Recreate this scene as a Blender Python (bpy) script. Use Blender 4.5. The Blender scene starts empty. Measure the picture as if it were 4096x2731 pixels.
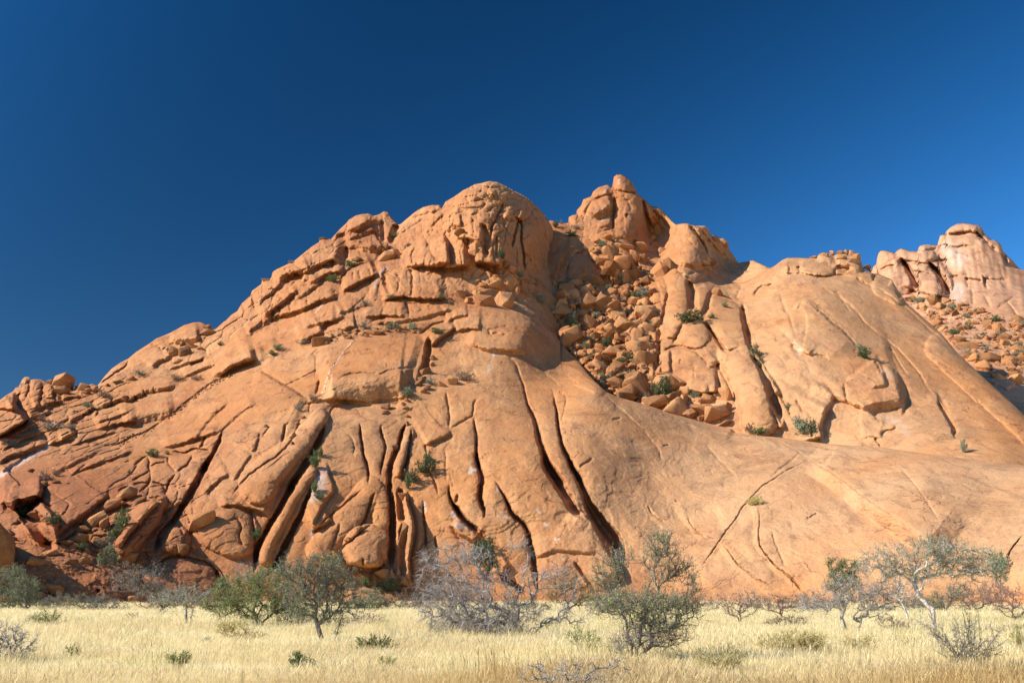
import bpy, bmesh, math, random
import numpy as np
from mathutils import Vector

# ------------------------------------------------------------------ camera, sky, sun, exposure
SC = bpy.context.scene
COL = SC.collection
FPX, CX, CY = 3547.0, 2048.0, 1365.5          # focal length and centre in photograph pixels
PITCH = math.radians(15.75)
EYE = 1.7
cam_d = bpy.data.cameras.new('camera'); cam = bpy.data.objects.new('camera', cam_d); COL.objects.link(cam)
cam_d.sensor_width = 36.0; cam_d.lens = 36.0 * FPX / 4096.0
cam_d.clip_start = 0.1; cam_d.clip_end = 20000
cam.location = (0, 0, EYE); cam.rotation_euler = (math.pi / 2 + PITCH, 0, 0)
SC.camera = cam

SUN_AZ = math.radians(-103)      # from the view axis, negative = left
SUN_EL = math.radians(36)
SUN = Vector((math.sin(SUN_AZ) * math.cos(SUN_EL), math.cos(SUN_AZ) * math.cos(SUN_EL), math.sin(SUN_EL)))

W = bpy.data.worlds.new('World'); SC.world = W; W.use_nodes = True
wt = W.node_tree; wt.nodes.clear()
wo = wt.nodes.new('ShaderNodeOutputWorld'); bg = wt.nodes.new('ShaderNodeBackground')
sky = wt.nodes.new('ShaderNodeTexSky'); sky.sky_type = 'NISHITA'; sky.sun_disc = False
sky.sun_elevation = SUN_EL; sky.sun_rotation = SUN_AZ
sky.altitude = 1500; sky.air_density = 1.0; sky.dust_density = 0.15; sky.ozone_density = 3.5
# skylight seen through a polarised clear atmosphere: darkest at right angles to the sun
tc = wt.nodes.new('ShaderNodeTexCoord'); dt = wt.nodes.new('ShaderNodeVectorMath'); dt.operation = 'DOT_PRODUCT'
POL_AZ = math.radians(-129); dt.inputs[1].default_value = (math.sin(POL_AZ) * 0.82, math.cos(POL_AZ) * 0.82, 0.57)
p2 = wt.nodes.new('ShaderNodeMath'); p2.operation = 'MULTIPLY'
mr = wt.nodes.new('ShaderNodeMapRange'); mr.inputs[1].default_value = 0.0; mr.inputs[2].default_value = 0.5
mr.inputs[3].default_value = 0.56; mr.inputs[4].default_value = 2.7
mx = wt.nodes.new('ShaderNodeVectorMath'); mx.operation = 'SCALE'
hs = wt.nodes.new('ShaderNodeHueSaturation'); hs.inputs['Saturation'].default_value = 1.32; hs.inputs['Hue'].default_value = 0.503
wt.links.new(tc.outputs['Generated'], dt.inputs[0])
wt.links.new(dt.outputs['Value'], p2.inputs[0]); wt.links.new(dt.outputs['Value'], p2.inputs[1])
wt.links.new(p2.outputs[0], mr.inputs[0])
wt.links.new(sky.outputs[0], hs.inputs['Color']); wt.links.new(hs.outputs[0], mx.inputs[0])
wt.links.new(mr.outputs[0], mx.inputs['Scale'])
wt.links.new(mx.outputs[0], bg.inputs['Color']); wt.links.new(bg.outputs[0], wo.inputs['Surface'])
bg.inputs['Strength'].default_value = 0.065

sl = bpy.data.lights.new('sun', 'SUN'); so = bpy.data.objects.new('sun', sl); COL.objects.link(so)
sl.energy = 5.0; sl.angle = math.radians(0.53); sl.color = (1.0, 0.93, 0.82)
so.rotation_euler = SUN.to_track_quat('Z', 'Y').to_euler(); so.location = (-300, -100, 300)

SC.view_settings.view_transform = 'Standard'; SC.view_settings.look = 'None'
SC.view_settings.exposure = 0.6; SC.view_settings.gamma = 1.0
SC.view_settings.use_curve_mapping = False

# ------------------------------------------------------------------ small maths
RNG = np.random.default_rng(7)
random.seed(7)
cP, sP = math.cos(PITCH), math.sin(PITCH)
CAM = np.array([0, 0, EYE])

def ray(x, y):
    a = np.asarray(x, float) - CX; b = CY - np.asarray(y, float)
    d = np.stack([a, cP * FPX - sP * b, sP * FPX + cP * b], -1)
    return d / np.hypot(d[..., 0], d[..., 1])[..., None]      # unit horizontal length

def point(x, y, rho):
    return CAM + ray(x, y) * np.asarray(rho, float)[..., None]

def ground_pt(x, y):
    d = ray(x, y); return CAM + d * (-EYE / d[2])

_P = np.random.default_rng(3).permutation(512)
_P = np.concatenate([_P, _P, _P])
_G = np.random.default_rng(4).normal(size=(512, 3)); _G /= np.linalg.norm(_G, axis=1)[:, None]
_G = _G.astype(np.float32)

def noise3(p):
    p = np.asarray(p, np.float32); i = np.floor(p).astype(np.int64); f = p - i
    i &= 511; u = f * f * f * (f * (f * 6 - 15) + 10); out = 0
    for a in (0, 1):
        wx = u[..., 0] if a else 1 - u[..., 0]
        pa = _P[i[..., 0] + a]
        for b in (0, 1):
            wy = u[..., 1] if b else 1 - u[..., 1]
            pb = _P[pa + i[..., 1] + b]
            for c in (0, 1):
                wz = u[..., 2] if c else 1 - u[..., 2]
                g = _G[_P[pb + i[..., 2] + c]]
                dd = (g[..., 0] * (f[..., 0] - a) + g[..., 1] * (f[..., 1] - b) + g[..., 2] * (f[..., 2] - c))
                out = out + wx * wy * wz * dd
    return out

def fbm(p, octs=3, gain=0.5):
    s = 0; a = 1.0
    for k in range(octs):
        s = s + a * noise3(p * (2.03 ** k) + 17.3 * k); a *= gain
    return s

def sstep(a, b, x):
    t = np.clip((x - a) / (b - a), 0, 1); return t * t * (3 - 2 * t)

class TPS:
    def __init__(self, pts):
        p = np.array(pts, float); self.c = p[:, :2] / 1000; v = p[:, 2]; n = len(p)
        A = np.zeros((n + 3, n + 3)); A[:n, :n] = self.k(self.c[:, None] - self.c[None]) + 1e-3 * np.eye(n)
        A[:n, n] = 1; A[:n, n + 1:] = self.c; A[n, :n] = 1; A[n + 1:, :n] = self.c.T
        self.w = np.linalg.solve(A, np.concatenate([v, [0, 0, 0]]))
    @staticmethod
    def k(d):
        r2 = (d ** 2).sum(-1) + 1e-9; return 0.5 * r2 * np.log(r2)
    def __call__(self, X, Y):
        q = np.stack([X, Y], -1) / 1000; n = len(self.c)
        s = self.w[n] + self.w[n + 1] * q[..., 0] + self.w[n + 2] * q[..., 1]
        for j in range(n):
            s = s + self.w[j] * self.k(q - self.c[j])
        return s

REG = {'R0': (0, 0, 1), 'R1': (0, 1200, 2.24), 'R2': (900, 700, 2.24), 'R3': (1900, 650, 2.24), 'R4': (3072, 850, 2.24),
       'R5': (900, 1300, 2.24), 'R6': (1900, 1300, 2.24), 'R7': (2800, 1100, 2.24), 'R8': (0, 1800, 2.24),
       'R9': (900, 1800, 2.24), 'R10': (1800, 1800, 2.24), 'R11': (2700, 1700, 1.685)}

def px(reg, s):
    ox, oy, k = REG[reg]
    return np.array([[float(v) for v in q.split(',')] for q in s.split()]) / k + (ox, oy)

# ------------------------------------------------------------------ mesh helpers
def new_mesh(name, v, f4=None, f3=None):
    m = bpy.data.meshes.new(name)
    v = np.asarray(v, np.float32); m.vertices.add(len(v)); m.vertices.foreach_set('co', v.ravel())
    f4 = np.zeros((0, 4), np.int32) if f4 is None else np.asarray(f4, np.int32)
    f3 = np.zeros((0, 3), np.int32) if f3 is None else np.asarray(f3, np.int32)
    nl = f4.size + f3.size; m.loops.add(nl)
    m.loops.foreach_set('vertex_index', np.concatenate([f4.ravel(), f3.ravel()]))
    m.polygons.add(len(f4) + len(f3))
    st = np.concatenate([np.arange(len(f4)) * 4, f4.size + np.arange(len(f3)) * 3]).astype(np.int32)
    m.polygons.foreach_set('loop_start', st)
    m.update(calc_edges=True)
    return m

def smooth(m):
    m.polygons.foreach_set('use_smooth', np.ones(len(m.polygons), bool))

def add_obj(name, mesh, mat=None, parent=None):
    o = bpy.data.objects.new(name, mesh); COL.objects.link(o)
    if mat is not None and mesh is not None and len(mesh.materials) == 0: mesh.materials.append(mat)
    if parent is not None: o.parent = parent
    return o

def tag(o, label=None, cat=None, group=None, kind=None):
    if label: o['label'] = label
    if cat: o['category'] = cat
    if group: o['group'] = group
    if kind: o['kind'] = kind
    return o

def empty(name, loc):
    o = bpy.data.objects.new(name, None); COL.objects.link(o); o.location = loc
    o.empty_display_size = 0.3
    return o

# ------------------------------------------------------------------ materials
class NT:
    def __init__(self, name):
        self.m = bpy.data.materials.new(name); self.m.use_nodes = True; self.t = self.m.node_tree
        self.b = self.t.nodes['Principled BSDF']
    def n(self, typ, **kw):
        x = self.t.nodes.new('ShaderNode' + typ)
        for k, v in kw.items():
            if k in x.inputs: x.inputs[k].default_value = v
            else: setattr(x, k, v)
        return x
    def l(self, a, b): self.t.links.new(a, b)
    def mix(self, fac, a, b, blend='MIX'):
        x = self.n('Mix', data_type='RGBA', blend_type=blend)
        for s, v in ((0, fac), (6, a), (7, b)):
            if isinstance(v, (int, float)): x.inputs[s].default_value = v
            elif isinstance(v, tuple): x.inputs[s].default_value = (*v, 1) if len(v) == 3 else v
            else: self.l(v, x.inputs[s])
        return x.outputs[2]
    def math(self, op, a, b=0.0, c=0.0):
        x = self.n('Math', operation=op)
        for s, v in ((0, a), (1, b), (2, c)):
            if isinstance(v, (int, float)): x.inputs[s].default_value = v
            else: self.l(v, x.inputs[s])
        return x.outputs[0]
    def noise(self, vec, scale, detail=4, rough=0.55, dist=0.0):
        x = self.n('TexNoise'); x.inputs['Scale'].default_value = scale; x.inputs['Detail'].default_value = detail
        x.inputs['Roughness'].default_value = rough; x.inputs['Distortion'].default_value = dist
        self.l(vec, x.inputs['Vector']); return x.outputs['Fac']
    def ramp(self, v, lo, hi, a=0.0, b=1.0):
        x = self.n('MapRange'); x.interpolation_type = 'SMOOTHSTEP'
        for s, q in ((1, lo), (2, hi), (3, a), (4, b)): x.inputs[s].default_value = q
        self.l(v, x.inputs[0]); return x.outputs[0]
    def scaled(self, vec, s):
        x = self.n('Mapping'); x.inputs['Scale'].default_value = s; self.l(vec, x.inputs['Vector']); return x.outputs[0]

def rock_material(name, orange, tan, red, boulder=False, scale=1.0):
    k = NT(name)
    tcn = k.n('TexCoord'); vec = tcn.outputs['Object']
    if boulder:
        oi = k.n('ObjectInfo')
        ad = k.n('VectorMath', operation='MULTIPLY_ADD'); k.l(vec, ad.inputs[0]); ad.inputs[1].default_value = (3, 3, 3)
        k.l(oi.outputs['Location'], ad.inputs[2]); vec = ad.outputs[0]
    big = k.noise(vec, 0.035 * scale, 5, 0.6, 0.4)
    med = k.noise(vec, 0.22 * scale, 6, 0.62, 0.3)
    fine = k.noise(k.scaled(vec, (1.0, 1.0, 1.9)), 1.5 * scale, 6, 0.7)
    streak = k.noise(k.scaled(vec, (0.55, 0.12, 0.05)), 1.0, 5, 0.6, 0.3)
    grain = k.noise(vec, 7.0, 3, 0.7)
    col = k.mix(k.ramp(big, 0.36, 0.64), orange, tan)
    col = k.mix(k.ramp(med, 0.42, 0.72, 0, 0.55), col, red)
    if not boulder:
        at = k.n('Attribute', attribute_name='tone'); sep = k.n('SeparateColor'); k.l(at.outputs['Color'], sep.inputs[0])
        col = k.mix(sep.outputs[0], col, red)                               # redder rock, also darkening the dimmer left flank
        col = k.mix(k.math('MULTIPLY', at.outputs['Alpha'], 0.9), col, (0.57, 0.345, 0.18))   # paler tan / pink rock
    # desert varnish: brown films in streaks and blotches
    v1 = k.math('MULTIPLY', k.ramp(streak, 0.48, 0.66), k.ramp(big, 0.38, 0.55))
    v2 = k.ramp(k.noise(vec, 0.09 * scale, 7, 0.7, 0.6), 0.49, 0.64, 0, 0.85)
    var = k.math('MAXIMUM', v1, v2)
    if not boulder: var = k.math('MAXIMUM', var, sep.outputs[1])  # traced dark channel: varnish plus the painted shade
    fl = k.ramp(fine, 0.52, 0.66)
    var = k.math('MULTIPLY', var, k.math('ADD', k.math('MULTIPLY', fl, 0.5), 0.5))
    col = k.mix(k.math('MULTIPLY', var, 0.75), col, (0.14, 0.075, 0.045))
    col = k.mix(k.ramp(fine, 0.57, 0.70, 0, 0.42), col, (0.24, 0.12, 0.06))
    col = k.mix(k.ramp(fine, 0.44, 0.30, 0, 0.40), col, (0.68, 0.42, 0.22))
    g = k.ramp(grain, 0.3, 0.7, 0.86, 1.12)
    gm = k.n('VectorMath', operation='SCALE'); k.l(col, gm.inputs[0]); k.l(g, gm.inputs['Scale']); col = gm.outputs[0]
    if boulder:
        gv = k.n('VectorMath', operation='SCALE'); k.l(col, gv.inputs[0])
        k.l(k.ramp(oi.outputs['Random'], 0, 1, 0.62, 1.15), gv.inputs['Scale']); col = gv.outputs[0]
    else:
        col = k.mix(k.math('MULTIPLY', sep.outputs[2], k.ramp(fine, 0.3, 0.6, 0.5, 1.0)), col, (0.72, 0.66, 0.56))
    k.l(col, k.b.inputs['Base Color'])
    k.b.inputs['Roughness'].default_value = 0.9
    k.b.inputs['Specular IOR Level'].default_value = 0.18
    # hairline joints
    wv = k.n('VectorMath', operation='MULTIPLY_ADD'); nz = k.n('TexNoise'); nz.inputs['Scale'].default_value = 0.3; nz.inputs['Detail'].default_value = 5
    k.l(vec, nz.inputs['Vector']); k.l(nz.outputs['Color'], wv.inputs[0]); wv.inputs[1].default_value = (5, 5, 5); k.l(vec, wv.inputs[2])
    vo = k.n('TexVoronoi'); vo.feature = 'DISTANCE_TO_EDGE'; vo.inputs['Scale'].default_value = 0.075 * scale; k.l(k.scaled(wv.outputs[0], (1, 0.6, 1.5)), vo.inputs['Vector'])
    jt = k.math('MULTIPLY', k.ramp(vo.outputs['Distance'], 0.010, 0.0), k.ramp(med, 0.48, 0.58))
    if not boulder: jt = k.math('MULTIPLY', jt, k.math('SUBTRACT', 1.0, k.math('MULTIPLY', at.outputs['Alpha'], 0.9)))
    col = k.mix(k.math('MULTIPLY', jt, 0.5), col, (0.10, 0.055, 0.035))
    k.l(col, k.b.inputs['Base Color'])
    # relief too fine for the mesh
    h = k.math('ADD', k.math('MULTIPLY', med, 0.55), k.math('MULTIPLY', fine, 0.30))
    h = k.math('ADD', h, k.math('MULTIPLY', grain, 0.035)); h = k.math('SUBTRACT', h, k.math('MULTIPLY', jt, 0.25))
    bp = k.n('Bump'); bp.inputs['Strength'].default_value = 0.85; bp.inputs['Distance'].default_value = 0.9 / scale
    k.l(h, bp.inputs['Height']); k.l(bp.outputs[0], k.b.inputs['Normal'])
    return k.m

ROCK = rock_material('granite', (0.51, 0.215, 0.072), (0.55, 0.275, 0.115), (0.39, 0.14, 0.05))
BOULDER = rock_material('granite_boulder', (0.47, 0.195, 0.068), (0.51, 0.25, 0.10), (0.36, 0.13, 0.045), True)
FARROCK = rock_material('pink_granite', (0.53, 0.265, 0.135), (0.57, 0.31, 0.17), (0.46, 0.185, 0.09), False, 0.6)
# ------------------------------------------------------------------ ground
def ground_z(x, y):
    p = np.stack([np.asarray(x, float) / 14, np.asarray(y, float) / 14, np.zeros_like(np.asarray(x, float))], -1)
    return 0.16 * fbm(p, 2) * sstep(10, 30, np.hypot(x, y))

def ground_mesh():
    r = np.concatenate([[0.0], np.geomspace(3, 260, 150), np.geomspace(300, 9000, 20)])
    a = np.concatenate([np.linspace(-50, 50, 161), np.linspace(52, 308, 90)]) * math.pi / 180
    R, Aa = np.meshgrid(r, a, indexing='ij'); X = R * np.sin(Aa); Y = R * np.cos(Aa)
    Z = ground_z(X, Y) * sstep(400, 250, R)
    n, m = R.shape; idx = np.arange(n * m).reshape(n, m); nx = np.roll(idx, -1, 1)
    f = np.stack([idx[:-1], nx[:-1], nx[1:], idx[1:]], -1).reshape(-1, 4)[:, ::-1]
    return new_mesh('ground', np.stack([X, Y, Z], -1).reshape(-1, 3), f)

k = NT('dry_ground'); vec = k.n('TexCoord').outputs['Object']
c1 = k.mix(k.ramp(k.noise(vec, 0.12, 5), 0.35, 0.65), (0.70, 0.58, 0.32), (0.78, 0.67, 0.41))
c1 = k.mix(k.ramp(k.noise(vec, 1.6, 5, 0.65), 0.5, 0.75, 0, 0.5), c1, (0.46, 0.30, 0.13))
k.l(c1, k.b.inputs['Base Color']); k.b.inputs['Roughness'].default_value = 1.0; k.b.inputs['Specular IOR Level'].default_value = 0.0
bpn = k.n('Bump'); bpn.inputs['Distance'].default_value = 0.15; bpn.inputs['Strength'].default_value = 0.6
k.l(k.noise(vec, 4.0, 5), bpn.inputs['Height']); k.l(bpn.outputs[0], k.b.inputs['Normal'])
gm = ground_mesh(); smooth(gm); g = add_obj('ground', gm, k.m); g['kind'] = 'structure'
# ------------------------------------------------------------------ mountain: traced joints, ledges and outlines
# C crack (w, a) | T trench (w, a) | S ledge, left of travel stands proud (a, L, ramp) | G rounded rib (w, a) | B boss (rx, ry, rot, a)
TOP_A = np.vstack([[[-1100, 1900], [-500, 1760], [-160, 1650]],
 px('R1', '0,895 60,850 120,815 140,785 165,780 200,710 225,688 262,688 268,715 310,708 370,712 410,730 432,745 445,718 490,712 530,700 565,710 605,740 640,775 655,795 685,780 720,748 750,745 790,760 830,750 870,770 890,745 940,680 1000,615 1080,560 1150,525 1220,465 1290,420 1345,385 1400,345 1500,305 1580,265 1650,225 1740,200 1800,198 1840,215 1850,235 1890,238 1910,262 1940,255 1960,235 2010,190'),
 px('R2', '0,1310 60,1250 110,1220 150,1150 230,1080 240,1040 328,975 332,945 365,928 400,935 420,910 425,870 460,845 540,810 620,770 700,705 780,640 843,602 848,575 880,558 915,575 950,575 990,530 1030,485 1090,430 1110,400 1180,360 1240,350 1290,345 1330,368 1390,350 1420,328 1460,330 1475,360 1520,415 1555,445 1575,440 1620,400 1680,350 1720,320 1780,285 1860,268 1925,268 1940,300 1955,280 1975,240 2060,190 2130,140 2200,105'),
 px('R3', '0,195 60,185 130,168 200,178 260,205 330,245 400,280 470,320 530,370 580,420 630,480 670,540 700,600 715,700 735,760 760,830 770,1000 775,1440'),
 px('R6', '800,200 860,260 930,330 1000,420 1060,490 1180,600 1300,650 1450,690 1600,735 1750,790 1900,830 2050,870 2200,905 2294,925'),
 px('R11', '400,50 620,70 800,95 1000,122 1150,135 1280,142 1400,150 1600,180 1800,205 2000,230 2200,252 2352,270'), [[4400, 1905], [4900, 2010], [5300, 2080]]])
CTRL_A = [(-1000, 2430, 100), (-700, 2430, 112), (0, 2430, 132), (600, 2430, 140), (1100, 2430, 143), (1700, 2430, 149), (2100, 2430, 146), (2500, 2430, 146), (3000, 2430, 140), (3600, 2430, 132), (4096, 2430, 126), (4800, 2430, 112),
 (-800, 2050, 150), (200, 2050, 158), (700, 2000, 166), (1200, 1900, 166), (1700, 1900, 167), (2100, 1900, 163), (2600, 1900, 176), (3100, 1950, 170), (3700, 1950, 158), (4500, 1980, 140),
 (2900, 1730, 205), (3300, 1790, 196), (3800, 1815, 181), (4500, 1920, 160),
 (-400, 1740, 212), (0, 1650, 224), (420, 1550, 243), (800, 1300, 275), (1200, 1000, 300), (1560, 900, 308),
 (500, 1750, 203), (1000, 1600, 205), (1400, 1500, 207), (1400, 1250, 240), (1700, 1150, 254), (1900, 1500, 205), (2050, 1350, 226),
 (1900, 1100, 260), (1880, 940, 266), (1980, 930, 267), (1960, 740, 292), (2085, 960, 278), (2155, 960, 294), (2225, 1000, 322), (2110, 810, 305), (1700, 900, 292), (1750, 1000, 276), (2050, 1110, 262), (2140, 1130, 276), (2050, 1190, 256), (2240, 1180, 284), (2240, 1320, 262), (2250, 1440, 238), (2120, 1330, 236), (2400, 1540, 209), (2600, 1620, 206)]
TOP_B = np.vstack([[[1900, 1150], [2050, 950]],
 px('R3', '560,560 680,520 720,525 740,545 838,545 842,490 880,470 908,470 912,430 955,380 970,330 1040,305 1060,260 1110,220 1190,200 1228,230 1235,190 1245,130 1270,110 1310,108 1350,130 1400,170 1430,220 1450,270 1490,310 1540,350 1590,395 1640,400 1700,450 1760,520 1800,555 1860,545 1910,545 1980,575 2010,568 2060,570 2103,610 2107,640 2150,670 2180,680 2230,690 2270,740 2280,790 2294,800'), [[2955, 1052], [3013, 1041]],
 px('R4', '0,490 25,495 70,470 130,425 180,405 290,403 370,410 440,408 450,378 500,368 560,365 590,385 620,372 700,368 720,385 770,385 810,382 830,420 850,480 862,510 900,530 940,545 1000,555 1110,600 1130,640 1180,720 1250,820 1400,950 1550,1080 1700,1260 1850,1400 2000,1540 2200,1720'), [[4300, 1860], [4700, 2200]]])
CTRL_B = [(2000, 1500, 255), (2400, 1500, 238), (2300, 1850, 228), (2700, 1750, 218), (2250, 1200, 280), (2500, 1250, 278), (2250, 930, 325), (2450, 1000, 316), (2480, 720, 345), (2350, 900, 332), (2560, 900, 338), (2650, 930, 358),
 (2720, 900, 330), (2720, 1050, 312), (2830, 980, 330), (2930, 1050, 350), (2700, 1300, 262), (2850, 1200, 284), (2620, 1400, 250), (2900, 1550, 226), (3100, 1100, 300), (3300, 1060, 306), (3450, 1040, 314), (3300, 1300, 252), (3300, 1600, 219), (3300, 1850, 204),
 (3700, 1850, 190), (4000, 1850, 184), (3620, 1250, 282), (3800, 1480, 250), (4096, 1700, 224), (3600, 1500, 236), (4600, 2000, 190), (1950, 1150, 300)]
TOP_C = np.vstack([[[3350, 1180]], px('R4', '780,580 900,530 942,500 948,480 970,465 985,370 1010,340 1050,340 1110,355 1145,370 1150,345 1190,320 1230,330 1270,345 1340,350 1355,300 1400,290 1480,292 1522,295 1527,260 1540,210 1570,195 1590,205 1595,170 1640,130 1700,100 1760,95 1805,100 1860,110 1900,120 1925,150 1925,175 1970,210 1990,240 2050,255 2090,290 2110,350 2150,390 2200,440 2250,500 2294,515'), [[4250, 1130], [4600, 1250], [5100, 1420]]])
CTRL_C = [(3450, 1120, 560), (3550, 1020, 565), (3700, 1020, 560), (3980, 900, 585), (3950, 1150, 520), (4096, 1090, 560), (3650, 1230, 505), (3900, 1330, 440), (4096, 1320, 450), (3800, 1500, 340), (4096, 1600, 325), (4500, 1250, 560), (4500, 1450, 440), (4700, 1700, 330), (3500, 1300, 440), (3400, 1760, 300), (4100, 1760, 285), (3700, 1760, 290)]

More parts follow.
